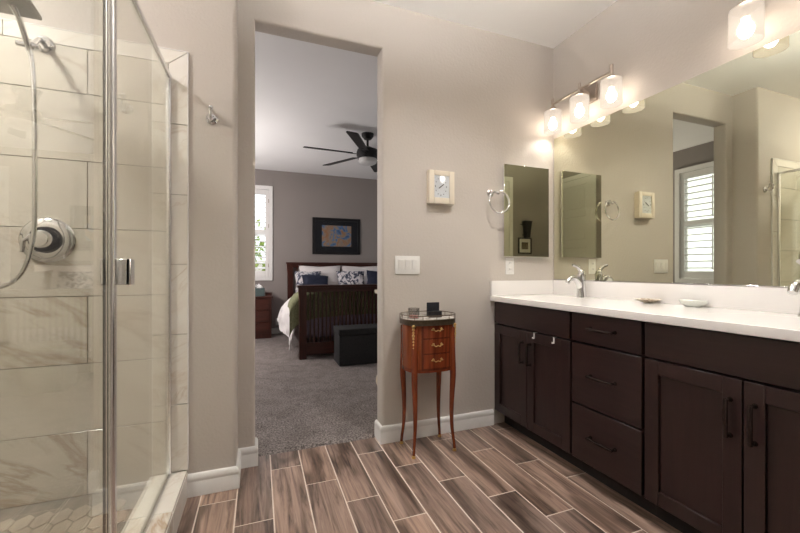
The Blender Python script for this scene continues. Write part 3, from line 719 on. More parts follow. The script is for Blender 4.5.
# towel ring
tc = Vector((1.508, D, 1.612))
tr = thing('towel_ring', 'chrome towel ring between the clock and the mirrored cabinet', 'towel ring', tc)
obj('rosette', B().lathe([(0, 0), (0.026, 0), (0.026, -0.008), (0.018, -0.014), (0.0, -0.015)], tc, 'Y', 32), M_chrome, tr)
obj('arm', B().tube([tc+Vector((0, -0.01, 0)), tc+Vector((0.004, -0.045, 0.0)), tc+Vector((0.02, -0.062, -0.006))], [0.010, 0.009, 0.008], 12).ball(tc+Vector((0.022, -0.063, -0.008)), 0.012, 0.011, 0.012), M_chrome, tr)
rc = tc+Vector((0.030, -0.068, -0.066)); R = 0.077
ring = [rc+Vector((math.cos(a)*R, 0.010*math.sin(a)-0.004*math.cos(a), math.sin(a)*R)) for a in [PI*0.62+2*PI*0.93*i/47 for i in range(48)]]
obj('ring', B().tube(ring, 0.0062, 10), M_chrome, tr)
# mirrored cabinet
MY = D-0.030; mx0, mx1, mz0, mz1 = 1.605, 1.998, 1.173, 1.822
mc = thing('medicine_cabinet', 'frameless mirrored wall cabinet in the corner left of the big mirror', 'mirror cabinet', ((mx0+mx1)/2, D, mz0))
obj('body', B().box(mx0+0.006, mx1-0.006, MY+0.014, D, mz0+0.006, mz1-0.006, 0.002, 1), M_rail, mc)
obj('door', B().box(mx0, mx1, MY+0.0045, MY+0.014, mz0, mz1, 0.001, 1), M_rail, mc)
obj('mirror_pane', B().box(mx0, mx1, MY, MY+0.0045, mz0, mz1, 0.0012, 1), M_mirror, mc)
# big vanity mirror
BM0, BM1 = 0.42, D-0.012
bmr = thing('wall_mirror', 'long frameless mirror above the vanity backsplash', 'mirror', (W, 1.3, 1.004))
obj('glass', B().box(W-0.006, W-0.0005, BM0, BM1, 1.010, 2.056, 0.0012, 1), M_mirror, bmr)
obj('bottom_channel', B().box(W-0.009, W-0.0005, BM0, BM1, 1.0035, 1.0098, 0.001, 1), M_chrome, bmr)

# ------------------------------------------------------------------ vanity
VX, VB = 1.552, 2.066          # cabinet face plane, back
TOPZ0, TOPZ1 = 0.8635, 0.8985
def pull(b, c, axis, L):
    """bow handle: two posts and a bar along axis, standing off the -X side"""
    d = Vector((0, 1, 0)) if axis == 'Y' else Vector((0, 0, 1)); n = Vector((-1, 0, 0)); c = Vector(c)
    for s in (-1, 1):
        q = c+d*s*L/2
        b.tube([q, q+n*0.006], [0.009, 0.0075], 12).tube([q+n*0.004, q+n*0.026], 0.0048, 10)
        b.ball(q+n*0.026, 0.0068, 0.0068, 0.0068, 12, 8)
    b.tube([c-d*(L/2+0.004)+n*0.026, c-d*L*0.25+n*0.028, c+n*0.029, c+d*L*0.25+n*0.028, c+d*(L/2+0.004)+n*0.026], [0.0066, 0.0074, 0.0080, 0.0074, 0.0066], 10)
    return b
def shaker(b, y0, y1, z0, z1, rail=0.058):
    b.box(VX, VX+0.0215, y0+rail-0.01, y1-rail+0.01, z0+rail-0.01, z1-rail+0.01)
    b.box(VX-0.012, VX+0.0215, y0, y0+rail, z0, z1, 0.0015, 1).box(VX-0.012, VX+0.0215, y1-rail, y1, z0, z1, 0.0015, 1)
    b.box(VX-0.012, VX+0.0215, y0+rail, y1-rail, z0, z0+rail, 0.0015, 1).box(VX-0.012, VX+0.0215, y0+rail, y1-rail, z1-rail, z1, 0.0015, 1)
def carcass(b, y0, y1):
    b.box(VX+0.022, VB, y0, y0+0.018, 0.10, TOPZ0-0.001).box(VX+0.022, VB, y1-0.018, y1, 0.10, TOPZ0-0.001)
    b.box(VX+0.022, VB, y0+0.018, y1-0.018, 0.10, 0.118).box(VB-0.01, VB, y0+0.018, y1-0.018, 0.118, TOPZ0-0.001)
    b.box(VX+0.022, VX+0.040, y0+0.018, y1-0.018, 0.118, TOPZ0-0.001)
    return b
def sink_base(y0, y1, split, label):
    t = thing('vanity_sink_cabinet', label, 'cabinet', (VX, (y0+y1)/2, 0), 'vanity sink cabinets')
    obj('body', carcass(B(), y0+0.001, y1-0.001), M_esp, t, False)
    obj('toe_kick', B().box(VX+0.075, VB, y0+0.001, y1-0.001, 0.0, 0.10), M_gap, t, False)
    obj('false_front', B().box(VX-0.012, VX+0.0215, y0+0.007, y1-0.007, 0.712, 0.856, 0.002, 1), M_espH, t)
    for a, c, hy in ((split+0.0025, y1-0.006, split+0.036), (y0+0.006, split-0.0025, split-0.034)):
        b = B(); shaker(b, a, c, 0.105, 0.702); dr = obj('door', b, M_esp, t)
        obj('handle', pull(B(), (VX-0.012, hy, 0.565), 'Z', 0.125), M_bronze, dr)
    return t
sink_base(1.530, 2.2175, 1.876, 'dark brown two-door sink cabinet in the corner next to the doorway wall')
sink_base(0.425, 1.131, 0.779, 'dark brown two-door sink cabinet nearest the viewer, right of the drawers')
t = thing('vanity_drawer_cabinet', 'dark brown cabinet of three drawers between the two sink cabinets', 'cabinet', (VX, 1.33, 0))
obj('body', carcass(B(), 1.132, 1.529), M_esp, t, False)
obj('toe_kick', B().box(VX+0.075, VB, 1.132, 1.529, 0.0, 0.10), M_gap, t, False)
for z0, z1, hz_ in ((0.712, 0.856, 0.788), (0.393, 0.702, 0.553), (0.105, 0.383, 0.247)):
    dr = obj('drawer', B().box(VX-0.012, VX+0.0215, 1.139, 1.522, z0, z1, 0.002, 1), M_espH, t)
    obj('handle', pull(B(), (VX-0.012, 1.333, hz_), 'Y', 0.135), M_bronze, dr)
# worktop with two bowls
ct = thing('vanity_worktop', 'white solid worktop with upstands running along the whole vanity', 'worktop', (1.79, 1.31, TOPZ0))
def oval(cx, cy, rx, ry, n=40): return [(cx+rx*math.cos(2*PI*i/n), cy+ry*math.sin(2*PI*i/n)) for i in range(n)]
bowls = [(1.765, 1.88), (1.765, 0.79)]
top = B().holed([(1.513, 0.40), (2.0665, 0.40), (2.0665, D-0.001), (1.513, D-0.001)], [oval(x, y, 0.16, 0.215) for x, y in bowls], TOPZ0, TOPZ1)
obj('slab', top, M_counter, ct)
obj('front_edge', B().box(1.507, 1.5131, 0.40, D-0.001, TOPZ0, TOPZ1, 0.003, 3), M_counter, ct)
obj('backsplash', B().box(2.046, 2.0665, 0.40, D-0.001, TOPZ1, 1.003, 0.003, 2), M_counter, ct)
obj('side_splash', B().box(1.509, 2.0455, D-0.021, D-0.001, TOPZ1, 1.003, 0.003, 2), M_counter, ct)
for x, y in bowls:
    prof = [(1.0, TOPZ1-0.0005), (0.985, TOPZ1-0.008), (0.95, TOPZ1-0.04), (0.85, TOPZ1-0.09), (0.6, TOPZ1-0.125), (0.3, TOPZ1-0.137), (0.09, TOPZ1-0.14)]
    b = B().lathe([(r, z) for r, z in prof], (x, y, 0), 'Z', 40, 0.16, 0.215)
    bw = obj('bowl', b, M_counter, ct)
    obj('drain', B().lathe([(0.022, TOPZ1-0.1395), (0.020, TOPZ1-0.136), (0.0, TOPZ1-0.135)], (x, y, 0)), M_chrome, bw)
# faucets
def faucet(y, label):
    c = Vector((1.985, y, TOPZ1+0.0006))
    f = thing('faucet', label, 'faucet', c, 'vanity faucets')
    def pt(x, z, dy=0): return c+Vector((-x, dy, z))
    obj('body', B().lathe([(0, 0), (0.033, 0), (0.0325, 0.008), (0.029, 0.016), (0.0265, 0.05), (0.0235, 0.11), (0.025, 0.135), (0.026, 0.150), (0.022, 0.158), (0, 0.16)], c), M_chrome, f)
    sp = smooth_path([pt(0.005, 0.06), pt(0.030, 0.105), pt(0.065, 0.128), pt(0.098, 0.120), pt(0.120, 0.094)], 5)
    obj('spout', B().tube(sp, [0.021-0.006*i/(len(sp)-1) for i in range(len(sp))], 14), M_chrome, f)
    lv = smooth_path([pt(-0.004, 0.155), pt(0.008, 0.178), pt(0.035, 0.200), pt(0.076, 0.213)], 5)
    obj('lever', B().tube(lv, [0.017-0.009*i/(len(lv)-1) for i in range(len(lv))], 12).ball(c+Vector((0, 0, 0.163)), 0.021, 0.021, 0.017), M_chrome, f)
faucet(1.88, 'chrome arched faucet of the far sink, near the corner')
faucet(0.79, 'chrome arched faucet of the near sink, at the right edge of the photo')
# dishes
dc = Vector((1.985, 1.432, TOPZ1+0.0006)); b = bmesh.new(); n = 40; rings = []
for (r, z) in [(0.018, 0.0), (0.030, 0.004), (0.052, 0.014), (0.066, 0.021), (0.062, 0.020), (0.046, 0.012), (0.02, 0.008), (0.002, 0.0075)]:
    rings.append([b.verts.new(dc+Vector((r*0.82*math.cos(2*PI*k/n)*(1+0.07*math.cos(5*2*PI*k/n+.5)), r*math.sin(2*PI*k/n)*(1+0.07*math.cos(5*2*PI*k/n+.5)), z))) for k in range(n)])
for i in range(len(rings)-1):
    for k in range(n): b.faces.new((rings[i][k], rings[i][(k+1) % n], rings[i+1][(k+1) % n], rings[i+1][k]))
b.faces.new(rings[0][::-1]); b.faces.new(rings[-1]); bmesh.ops.recalc_face_normals(b, faces=b.faces[:])
d1 = B(); merge(d1.bm, b)
solo('shell_dish', d1, M_shell, 'small brown shell-like dish on the worktop by the mirror', 'dish', None, dc)
dc = Vector((1.998, 1.212, TOPZ1+0.0006))
b = B().lathe([(0, 0), (0.030, 0.0), (0.036, 0.004), (0.052, 0.014), (0.060, 0.030), (0.058, 0.0305), (0.048, 0.016), (0.03, 0.008), (0, 0.007)], dc, 'Z', 40, 0.72, 1.05)
solo('soap_dish', b, M_celadon, 'pale green oval soap dish right of the brown dish', 'dish', None, dc)
# two white over-door hooks on the corner cabinet's right door
def over_hook(y, label):
    c = Vector((VX-0.012, y, 0.702)); b = B()
    b.box(VX-0.0150, VX-0.0122, y-0.005, y+0.005, 0.668, 0.7038, 0.001, 1).box(VX-0.0150, VX+0.008, y-0.005, y+0.005, 0.7022, 0.7045, 0.0008, 1)
    b.box(VX-0.026, VX-0.0150, y-0.005, y+0.005, 0.668, 0.671, 0.001, 1).box(VX-0.026, VX-0.0235, y-0.005, y+0.005, 0.668, 0.678, 0.001, 1)
    solo('over_door_hook', b, M_plate, label, 'hook', 'over-door hooks', c)
over_hook(1.808, 'white over-door hook near the handles of the corner cabinet')
over_hook(1.648, 'white over-door hook further right on the corner cabinet door')

# ------------------------------------------------------------------ vanity lights
LX = W-0.0975
def vanity_light(yc, label, group='vanity lights'):
    t = thing('vanity_light', label, 'wall light', (W, yc, 2.2), group)
    obj('backplate', B().box(W-0.020, W-0.0005, yc-0.06, yc+0.06, 2.185, 2.300, 0.004, 2).tube([(W-0.02, yc, 2.245), (W-0.055, yc, 2.258), (LX+0.0, yc, 2.265)], [0.012, 0.011, 0.010], 14), M_nickel, t)
    obj('bar', B().tube([(LX, yc-0.238, 2.265), (LX, yc+0.238, 2.265)], 0.0085, 14), M_nickel, t)
    for s in (-1, 0, 1):
        y = yc+s*0.238; zt, zb = 2.212, 2.064; c = (LX, y, 0)
        h = obj('lamp_holder', B().tube([(LX, y, 2.214), (LX, y, 2.303)], [0.0105, 0.0105], 14)
            .lathe([(0.0, zt+0.030), (0.017, zt+0.030), (0.022, zt+0.022), (0.022, zt+0.002), (0.0, zt+0.002)], c).lathe([(0.0, zt-0.002), (0.050, zt-0.002), (0.056, zt+0.0005), (0.050, zt+0.004), (0.0, zt+0.004)], c), M_nickel, t)
        obj('socket', B().cyl((LX, y, zt-0.004), (LX, y, zt-0.045), 0.017), M_nickel, h)
        obj('bulb', B().lathe([(0.0, zt-0.045), (0.013, zt-0.046), (0.016, zt-0.062), (0.026, zt-0.083), (0.028, zt-0.098), (0.023, zt-0.116), (0.012, zt-0.126), (0, zt-0.128)], c, 'Z', 20), M_bulb, h)
        obj('shade', B().lathe([(0.050, zt-0.003), (0.0575, zt-0.003), (0.0585, zt-0.008), (0.0590, zb), (0.0560, zb), (0.0555, zt-0.008), (0.050, zt-0.006)], c, 'Z', 40, closed=True), M_shade, t)
vanity_light(1.882, 'brushed nickel three-lamp wall light above the mirror near the corner')
vanity_light(0.747, 'three-lamp wall light at the top right, one shade in the frame')

# ------------------------------------------------------------------ little side table
TX, TY = 0.962, 2.075
def plan(ex=0.0, a=0.152, bb=0.118, n=64, e=2.9):
    out = []
    for i in range(n):
        th = 2*PI*i/n; c_, s_ = math.cos(th), math.sin(th)
        out.append((TX+(a+ex)*math.copysign(abs(c_)**(2/e), c_), TY+(bb+ex)*math.copysign(abs(s_)**(2/e), s_)))
    return out
st = thing('side_table', 'small mahogany side table with three drawers and curved legs by the doorway', 'side table', (TX, TY, 0))
BZ0, BZ1, TZ = 0.484, 0.757, 0.787
obj('body', B().prism(plan(), BZ0+0.012, BZ1), M_mahpanel, st)
obj('apron', B().prism(plan(0.0008), BZ0, BZ0+0.022), M_mah, st)
obj('tabletop', B().prism(plan(0.012), BZ1, TZ), M_gallery, st)
obj('marble_inset', B().prism(plan(0.006), TZ, TZ+0.003), M_marbtop, st)
gal = [(x, y, 0) for x, y in plan(0.011)]; gal.append(gal[0])
g = B(); g.tube([(x, y, TZ+0.026) for x, y, _ in gal], 0.0028, 8); g.tube([(x, y, TZ+0.001) for x, y, _ in gal], 0.003, 8)
for i in range(0, 64, 4): g.cyl((gal[i][0], gal[i][1], TZ), (gal[i][0], gal[i][1], TZ+0.026), 0.0018, None, 6)
obj('gallery', g, M_gallery, st)
def front_patch(x0, x1, z0, z1, off, th, n=14):
    """curved panel following the bowed front"""
    e = 2.9; a, bb = 0.152, 0.118; P = []
    for i in range(n+1):
        x = x0+(x1-x0)*i/n; u = min(0.999, abs((x-TX)/a)); P.append((x, TY-bb*(1-u**e)**(1/e)))
    poly = [(x, y-off-th) for x, y in P]+[(x, y-off+0.004) for x, y in P[::-1]]
    return B().prism(poly, z0, z1)
obj('drawer_frame', front_patch(TX-0.088, TX+0.100, BZ0+0.012, BZ1-0.004, 0.0, 0.0015), M_mahdark, st)
for i in range(3):
    z0 = BZ0+0.026+i*0.088; dr = obj('drawer', front_patch(TX-0.078, TX+0.090, z0, z0+0.080, 0.0015, 0.003), M_mah, st)
    zc = z0+0.047; yy = TY-0.118-0.0045; x0 = TX+0.006
    hb_ = B().tube(smooth_path([Vector((x0-0.026, yy-0.004, zc+0.004)), Vector((x0-0.014, yy-0.010, zc-0.008)), Vector((x0, yy-0.011, zc-0.003)), Vector((x0+0.014, yy-0.010, zc-0.008)), Vector((x0+0.026, yy-0.004, zc+0.004))], 4), 0.0026, 8)
    for s in (-1, 1): hb_.ball((x0+s*0.026, yy-0.002, zc+0.003), 0.007, 0.004, 0.008, 12, 8).ball((x0+s*0.033, yy-0.001, zc-0.001), 0.006, 0.003, 0.004, 12, 8)
    obj('pull', hb_, M_brass, dr)
for sx in (-1, 1):
    for sy in (-1, 1):
        px, py = TX+sx*0.121, TY+sy*0.090
        dv = Vector((sx, sy*0.8, 0)).normalized()
        P = []; R_ = []
        for k in range(19):
            q = k/18; zz = 0.012+(BZ1-0.03)*q
            ww = 0.005*math.exp(-((q-0.62)/0.13)**2) - 0.004*math.exp(-((q-0.30)/0.16)**2) + 0.014*math.exp(-(q/0.11)**2)
            P.append(Vector((px, py, zz))+dv*ww)
            R_.append(0.0088+0.0095*max(0, min(1, (q-0.05)/0.55))**1.2)
        lg = obj('leg', B().tube(P, R_, 12), M_mah, st)
        f = Vector((px, py, 0))+dv*0.014
        obj('foot_mount', B().lathe([(0, 0), (0.0115, 0), (0.012, 0.006), (0.0095, 0.011), (0.0100, 0.016), (0, 0.018)], f, 'Z', 14), M_brass, lg)
        if sy < 0:
            o = Vector((px, py, 0))+dv*0.0165; mnt = B()
            for zz, rr in ((0.752, 0.007), (0.735, 0.006), (0.717, 0.0055), (0.70, 0.0065), (0.683, 0.005), (0.665, 0.0045), (0.648, 0.004), (0.630, 0.003)): mnt.ball((o.x, o.y, zz), rr*1.5, rr*1.2, rr*1.6, 10, 8)
            obj('corner_mount', mnt, M_brass, lg)
# on the table: votive glass, black standing card box
vc2 = Vector((TX-0.100, TY-0.022, TZ+0.0036))
vt = thing('votive_glass', 'short clear glass with red wax on the side table', 'candle glass', vc2)
obj('glass', B().lathe([(0, 0), (0.031, 0), (0.033, 0.004), (0.035, 0.062), (0.0325, 0.062), (0.0305, 0.007), (0, 0.006)], vc2, 'Z', 32), M_cupglass, vt)
obj('wax', B().lathe([(0, 0.0065), (0.029, 0.0065), (0.029, 0.016), (0, 0.0165)], vc2, 'Z', 28), M_redwax, vt)
bxc = Vector((TX+0.043, TY-0.014, TZ+0.0036))
cbx = thing('black_box', 'small open black box standing on the side table', 'box', bxc)
obj('tray', B().box(bxc.x-0.042, bxc.x+0.042, bxc.y-0.014, bxc.y+0.02, bxc.z, bxc.z+0.036, 0.003, 2), M_black, cbx)
obj('lid', B().box(bxc.x-0.042, bxc.x+0.042, bxc.y+0.021, bxc.y+0.031, bxc.z+0.0, bxc.z+0.088, 0.003, 2), M_matboard, cbx)

# ------------------------------------------------------------------ bedroom
CZ = 0.014                    # carpet height
# ceiling fan
FC = Vector((1.245, 4.42, 0))
fan = thing('ceiling_fan', 'black six-blade ceiling fan with round white light under the bedroom ceiling', 'ceiling fan', (FC.x, FC.y, HC))
obj('canopy', B().lathe([(0, HC), (0.075, HC), (0.072, HC-0.03), (0.045, HC-0.065), (0.02, HC-0.07), (0, HC-0.07)], FC), M_black, fan)
obj('downrod', B().cyl(FC+Vector((0, 0, HC-0.065)), FC+Vector((0, 0, 2.56)), 0.014), M_black, fan)
obj('motor', B().lathe([(0, 2.585), (0.04, 2.58), (0.075, 2.56), (0.125, 2.54), (0.135, 2.51), (0.135, 2.47), (0.12, 2.45), (0.12, 2.43), (0, 2.43)], FC), M_black, fan)
obj('light_bowl', B().lathe([(0.112, 2.43), (0.112, 2.41), (0.105, 2.385), (0.08, 2.37), (0, 2.362)], FC, 'Z', 40), M_fanlight, fan)
for k in range(6):
    a = math.radians(2+60*k)
    b = B().prism([(0.20, -0.055), (0.74, -0.068), (0.765, -0.05), (0.765, 0.05), (0.74, 0.068), (0.20, 0.055)], -0.004, 0.004)
    b.xf(Matrix.Translation((FC.x, FC.y, 2.485)) @ Matrix.Rotation(a, 4, 'Z') @ Matrix.Rotation(math.radians(-13), 4, 'X'))
    bl = obj('blade', b, M_black, fan, False)
    ir = B().box(0.11, 0.26, -0.02, 0.02, -0.008, -0.002, 0.001, 1).xf(Matrix.Translation((FC.x, FC.y, 2.485)) @ Matrix.Rotation(a, 4, 'Z') @ Matrix.Rotation(math.radians(-13), 4, 'X'))
    obj('blade_iron', ir, M_black, bl)
# framed art
AX0, AX1, AZ0, AZ1 = 0.866, 1.712, 1.350, 1.988
ar = thing('framed_artwork', 'black framed colourful artwork with dark mat on the wall above the bed', 'picture', ((AX0+AX1)/2, FY, (AZ0+AZ1)/2))
b = B(); w_ = 0.05
b.box(AX0, AX0+w_, FY-0.035, FY, AZ0, AZ1, 0.004, 1).box(AX1-w_, AX1, FY-0.035, FY, AZ0, AZ1, 0.004, 1).box(AX0+w_, AX1-w_, FY-0.035, FY, AZ1-w_, AZ1, 0.004, 1).box(AX0+w_, AX1-w_, FY-0.035, FY, AZ0, AZ0+w_, 0.004, 1)
obj('frame', b, M_black, ar)
obj('mat_board', B().box(AX0+w_, AX1-w_, FY-0.016, FY, AZ0+w_, AZ1-w_), M_matboard, ar, False)
ax = (AX0+AX1)/2; az = (AZ0+AZ1)/2+0.005
obj('print', B().box(ax-0.26, ax+0.26, FY-0.0175, FY-0.016, az-0.185, az+0.185), M_art, ar, False)
obj('cover_glass', B().box(AX0+w_, AX1-w_, FY-0.024, FY-0.022, AZ0+w_, AZ1-w_), M_artglass, ar, False)
# bed
X0b, X1b, YF, YH = 0.448, 2.165, 4.55, 6.50
bed = thing('bed', 'dark cherry slatted bed with tall headboard and slatted footboard', 'bed', ((X0b+X1b)/2, (YF+YH)/2, CZ))
def bed_end(y0, y1, h, nslat, name, rail_lo):
    o = obj(name, B().box(X0b-0.025, X1b+0.025, y0-0.022, y1+0.022, h-0.028, h, 0.004, 2)
        .prism([(X0b+0.085, h-0.028), (X1b-0.085, h-0.028), (X1b-0.085, h-0.085), (X0b+0.085, h-0.085)], y0+0.012, y1-0.012, 'Y', 0.003, 1), M_bedH, bed)
    for s, xa in ((1, X0b), (-1, X1b-0.085)):
        P = [(xa, CZ), (xa+0.085, CZ), (xa+0.085, h-0.028), (xa-0.014*(s > 0)+0.0, h-0.028), (xa-0.010*(s > 0), h-0.09), (xa, h-0.20)] if s > 0 else \
            [(xa, CZ), (xa+0.085, CZ), (xa+0.085, h-0.20), (xa+0.095, h-0.09), (xa+0.099, h-0.028), (xa, h-0.028)]
        obj('post', B().prism(P, y0, y1, 'Y', 0.003, 1), M_bed, o)
    obj('lower_rail', B().box(X0b+0.085, X1b-0.085, y0+0.012, y1-0.012, rail_lo, rail_lo+0.15, 0.003, 1), M_bedH, o)
    for i in range(nslat):
        x = X0b+0.085+(i+0.9)*((X1b-X0b-0.17)/(nslat+0.8))
        obj('slat', B().box(x-0.0095, x+0.0095, (y0+y1)/2-0.010, (y0+y1)/2+0.010, rail_lo+0.15, h-0.085, 0.001, 1), M_bed, o)
bed_end(YF, YF+0.075, 0.895, 31, 'footboard', 0.06)
bed_end(YH, YH+0.075, 1.205, 18, 'headboard', 0.45)
for xa in (X0b+0.02, X1b-0.05): obj('side_rail', B().box(xa, xa+0.03, YF+0.075, YH, 0.17, 0.33, 0.003, 1), M_bed, bed)
obj('mattress', B().box(X0b+0.055, X1b-0.055, YF+0.125, YH-0.01, 0.24, 0.592, 0.05, 4), M_lav, bed)
def nz(x, y, z, s): return noise.noise(Vector((x*s, y*s, z*s)))
# comforter over the top and both sides
def comf(u, v):
    y = 4.70+v*(5.80-4.70); s = u*2-1
    half = (X1b-X0b)/2+0.005; cx = (X0b+X1b)/2
    d = s*(half-0.17+0.17*PI/2+max(0.05, 0.40-0.22*(y-4.7)+0.05*nz(0, y, 7, 4)))
    side = math.copysign(1, d); ad = abs(d)
    rr = 0.17
    flat = half-rr
    if ad < flat: x, z = ad, 0.0
    elif ad < flat+rr*PI/2: q = (ad-flat)/rr; x, z = flat+rr*math.sin(q), -rr*(1-math.cos(q))
    else: x, z = half, -rr-(ad-flat-rr*PI/2)
    bulge = 0.0 if ad < flat else min(1, (ad-flat)/0.35)
    qy = min(1, max(0, (y-4.95)/0.45)); qy = qy*qy*(3-2*qy)
    x += bulge*(0.085+0.085*qy+0.045*nz(0, y, z, 5)+0.02*nz(x, y, z, 14))
    zz = 0.70+0.05*math.cos(x/half*PI/2)*(ad < flat)+z+0.022*nz(x, y, 1, 4)+0.012*nz(x, y, 4, 11)
    if ad >= flat: zz = 0.70+z+0.022*nz(x, y, 1, 4)
    zz -= 0.03*max(0, 1-(y-4.70)/0.16)**2
    return Vector((cx+side*x, y, zz))
solo('comforter', B().grid(comf, 110, 60, 0.02), M_linen, 'white comforter spilling over the left side of the bed', 'comforter', None, ((X0b+X1b)/2, 5.4, 0.7))
# olive throw across the foot
def throw(u, v):
    s = u*2-1; cx = (X0b+X1b)/2; half = (X1b-X0b)/2+0.02; d = s*1.02; ad = abs(d); side = math.copysign(1, d); rr = 0.17; flat = half-rr
    if ad < flat: x, z = ad, 0.0
    elif ad < flat+rr*PI/2: q = (ad-flat)/rr; x, z = flat+rr*math.sin(q), -rr*(1-math.cos(q))
    else: x, z = half, -rr-(ad-flat-rr*PI/2)
    x += (0.085 if ad > flat else 0)*min(1, (ad-flat)/0.3 if ad > flat else 0)
    w = v*0.66
    if w < 0.28: y, zf = 4.655+0.004*math.sin(x*40), -(0.28-w)
    elif w < 0.28+0.08*PI/2: q = (w-0.28)/0.08; y, zf = 4.655+0.08*(1-math.cos(q)), 0.0+0.08*math.sin(q)-0.0
    else: y, zf = 4.735+(w-0.28-0.1257), 0.08
    if zf > 0.0799: zf = 0.08
    zt = 0.712+0.050*math.cos(min(1, x/half)*PI/2)+0.012*nz(x, y, 2, 6)
    return Vector((cx+side*x, y, zt+zf+z*(1.0)+0.03))
solo('throw_blanket', B().grid(throw, 90, 50, 0.008), M_olive, 'olive green throw laid across the foot of the bed', 'throw', None, ((X0b+X1b)/2, 4.9, 0.8))
# pillows
def pillow(name, c, w, h, t, lean, yaw, m, label, group=None, roll=0):
    b = bmesh.new(); n = 18; grid = {}
    for side in (0, 1):
        for i in range(n+1):
            for j in range(n+1):
                u, v = i/n*2-1, j/n*2-1
                e = max(0, (1-u**4))*max(0, (1-v**4)); th = t*0.5*e**0.55
                px = u*w/2*(1-0.10*(1-abs(v))*abs(u)**3*0.9); pz = v*h/2*(1-0.10*(1-abs(u))*abs(v)**3*0.9)
                th += 0.010*nz(u*2, v*2, t*9+side+c[0]*7, 2.0)*e
                grid[side, i, j] = b.verts.new((px, (-th if side == 0 else th), pz))
    for side in (0, 1):
        for i in range(n):
            for j in range(n): b.faces.new((grid[side, i, j], grid[side, i+1, j], grid[side, i+1, j+1], grid[side, i, j+1]))
    bmesh.ops.remove_doubles(b, verts=b.verts[:], dist=1e-5); bmesh.ops.recalc_face_normals(b, faces=b.faces[:])
    o = B(); merge(o.bm, b)
    o.xf(Matrix.Translation(c) @ Matrix.Rotation(yaw, 4, 'Z') @ Matrix.Rotation(lean, 4, 'X') @ Matrix.Rotation(roll, 4, 'Y'))
    return solo(name, o, m, label, 'pillow', group, c)
PG = 'pillows against the headboard'
pillow('pillow', (0.97, 6.37, 0.935), 0.70, 0.44, 0.20, -0.22, 0.0, M_sham, 'large pale pillow leaning on the left half of the headboard', PG)
pillow('pillow', (1.69, 6.37, 0.935), 0.70, 0.44, 0.20, -0.22, 0.0, M_sham, 'large pale pillow on the right half of the headboard, partly behind the door jamb', PG)
pillow('pillow', (0.75, 6.14, 0.89), 0.44, 0.36, 0.16, -0.34, 0.12, M_tie, 'blue and white print pillow mostly behind the left navy cushion', PG)
pillow('throw_pillow', (0.83, 5.93, 0.875), 0.42, 0.27, 0.15, -0.55, 0.10, M_navy, 'navy cushion at the left of the pillows', PG, 0.06)
pillow('throw_pillow', (1.43, 6.07, 0.905), 0.48, 0.34, 0.16, -0.45, 0.0, M_tie, 'blue and white print cushion in the middle of the pillows', PG)
pillow('throw_pillow', (1.85, 5.92, 0.895), 0.40, 0.36, 0.15, -0.45, -0.1, M_navy, 'navy cushion beside the doorway edge', PG, 0.10)
# nightstand
nx0, nx1, ny0, ny1, nh = -0.37, 0.185, 6.16, 6.575, 0.665
ns = thing('nightstand', 'dark cherry three-drawer nightstand under the shuttered window', 'nightstand', ((nx0+nx1)/2, (ny0+ny1)/2, CZ))
obj('body', B().box(nx0, nx1, ny0, ny1, CZ+0.002, nh-0.025, 0.003, 1), M_bed, ns)
obj('top', B().box(nx0-0.02, nx1+0.02, ny0-0.02, ny1, nh-0.025, nh, 0.004, 2), M_bedH, ns)
for i in range(3):
    z0 = 0.09+i*0.182; dr = obj('drawer', B().box(nx0+0.035, nx1-0.035, ny0-0.014, ny0, z0, z0+0.168, 0.003, 1), M_bedH, ns)
    obj('knob', B().lathe([(0.0, -0.034), (0.014, -0.032), (0.016, -0.024), (0.008, -0.015), (0.007, 0.0)], ((nx0+nx1)/2, ny0-0.014, z0+0.084), 'Y', 16), M_bronze, dr)
tb_ = thing('tissue_box', 'slate green tissue box with white tissue on the nightstand', 'tissue box', (0.005, 6.30, nh))
obj('carton', B().box(-0.085, 0.085, 6.23, 6.37, nh, nh+0.125, 0.003, 1), M_teal, tb_)
obj('tissue', B().grid(lambda u, v: Vector((-0.04+0.09*u+0.02*math.sin(v*5), 6.30+0.02*math.sin(u*7+v*3), nh+0.12+0.07*v*(0.5+0.5*math.sin(u*PI))+0.012*math.sin(u*11))), 12, 8, 0.002), M_tissue, tb_)
bb_ = thing('jewellery_box', 'small dark wooden box on the nightstand right of the tissues', 'box', (0.145, 6.36, nh))
obj('base', B().box(0.095, 0.195, 6.31, 6.41, nh, nh+0.035, 0.003, 1), M_bed, bb_)
obj('lid', B().box(0.092, 0.198, 6.307, 6.413, nh+0.036, nh+0.052, 0.004, 2), M_bedH, bb_)
bo = thing('wall_outlet', 'low white outlet with plug on the wall between nightstand and bed', 'outlet', (0.30, FY, 0.21))
obj('plate', B().box(0.265, 0.335, FY-0.006, FY, 0.15, 0.27, 0.002, 1), M_plate, bo)
obj('plug', B().box(0.283, 0.317, FY-0.045, FY-0.006, 0.165, 0.2, 0.004, 2), M_plate, bo)
# storage ottoman
ox0, ox1, oy0, oy1 = 0.824, 1.60, 4.075, 4.40
ot = thing('storage_ottoman', 'charcoal fabric storage ottoman at the foot of the bed', 'ottoman', ((ox0+ox1)/2, (oy0+oy1)/2, CZ))
obj('box', B().box(ox0+0.004, ox1-0.004, oy0+0.004, oy1-0.004, CZ+0.001, 0.345, 0.008, 2), M_charcoal, ot)
obj('lid', B().box(ox0-0.004, ox1+0.004, oy0-0.004, oy1+0.004, 0.349, 0.422, 0.014, 3), M_charcoal, ot)
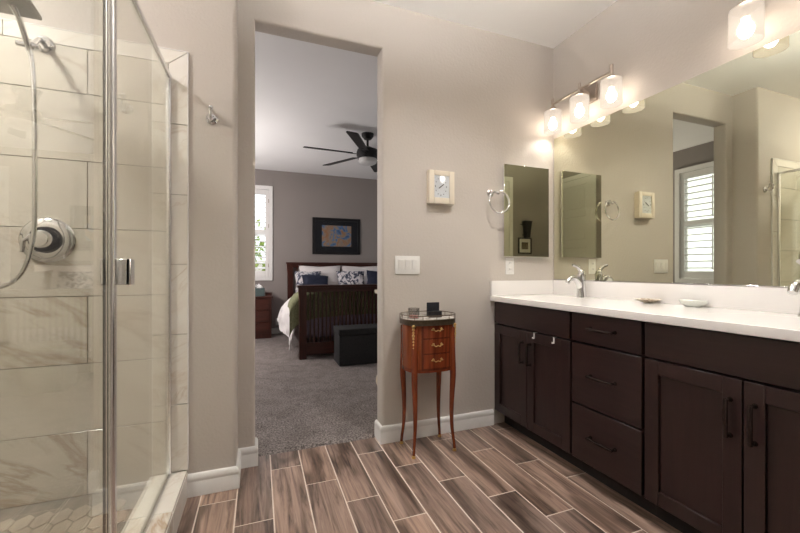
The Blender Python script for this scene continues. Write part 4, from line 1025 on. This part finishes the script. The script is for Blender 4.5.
# globe lamp added as bedroom fill light, hidden by the left door jamb
tx_, ty_ = -0.85, 4.9
tl_ = thing('added_floor_lamp', 'added opal globe floor lamp, out of view in the bedroom corner beyond the left door jamb', 'floor lamp', (tx_, ty_, CZ))
obj('base', B().lathe([(0, CZ+0.001), (0.14, CZ+0.001), (0.13, 0.035), (0.02, 0.045), (0, 0.045)], (tx_, ty_, 0)), M_bronze, tl_)
obj('pole', B().cyl((tx_, ty_, 0.04), (tx_, ty_, 1.40), 0.012), M_bronze, tl_)
obj('globe', B().ball((tx_, ty_, 1.56), 0.165, 0.165, 0.165, 28, 16), M_fill_globe, tl_)
# cream chest just behind the doorway wall
qx0, qx1, qy0, qy1 = 0.868, 1.58, 2.365, 2.79
cd = thing('cream_chest', 'cream curved-leg chest just behind the right door jamb', 'chest of drawers', ((qx0+qx1)/2, (qy0+qy1)/2, CZ))
obj('body', B().box(qx0+0.012, qx1-0.012, qy0+0.01, qy1-0.012, 0.25, 0.895, 0.004, 1), M_cream, cd)
obj('top', B().box(qx0-0.022, qx1+0.022, qy0, qy1+0.022, 0.895, 0.925, 0.008, 3), M_cream, cd)
for i in range(3):
    z0 = 0.30+i*0.195; dr = obj('drawer', B().box(qx0+0.05, qx1-0.05, qy1-0.012, qy1, z0, z0+0.18, 0.003, 1), M_cream, cd)
    for x in (qx0+0.2, qx1-0.2): obj('knob', B().ball((x, qy1+0.012, z0+0.09), 0.016, 0.016, 0.016, 14, 8), M_brass, dr)
for x, sx in ((qx0+0.03, -1), (qx1-0.03, 1)):
    for y, sy in ((qy0+0.035, -1), (qy1-0.03, 1)):
        dv = Vector((sx, sy*0.6, 0)); dv.normalize()
        P = [Vector((x, y, zz))+dv*o_ for zz, o_ in ((0.255, 0.0), (0.24, 0.020), (0.215, 0.026), (0.18, 0.018), (0.12, 0.006), (0.06, 0.004), (CZ+0.012, 0.014), (CZ+0.002, 0.016))]
        obj('leg', B().tube(P, [0.034, 0.034, 0.030, 0.023, 0.016, 0.013, 0.017, 0.016], 12), M_cream, cd)
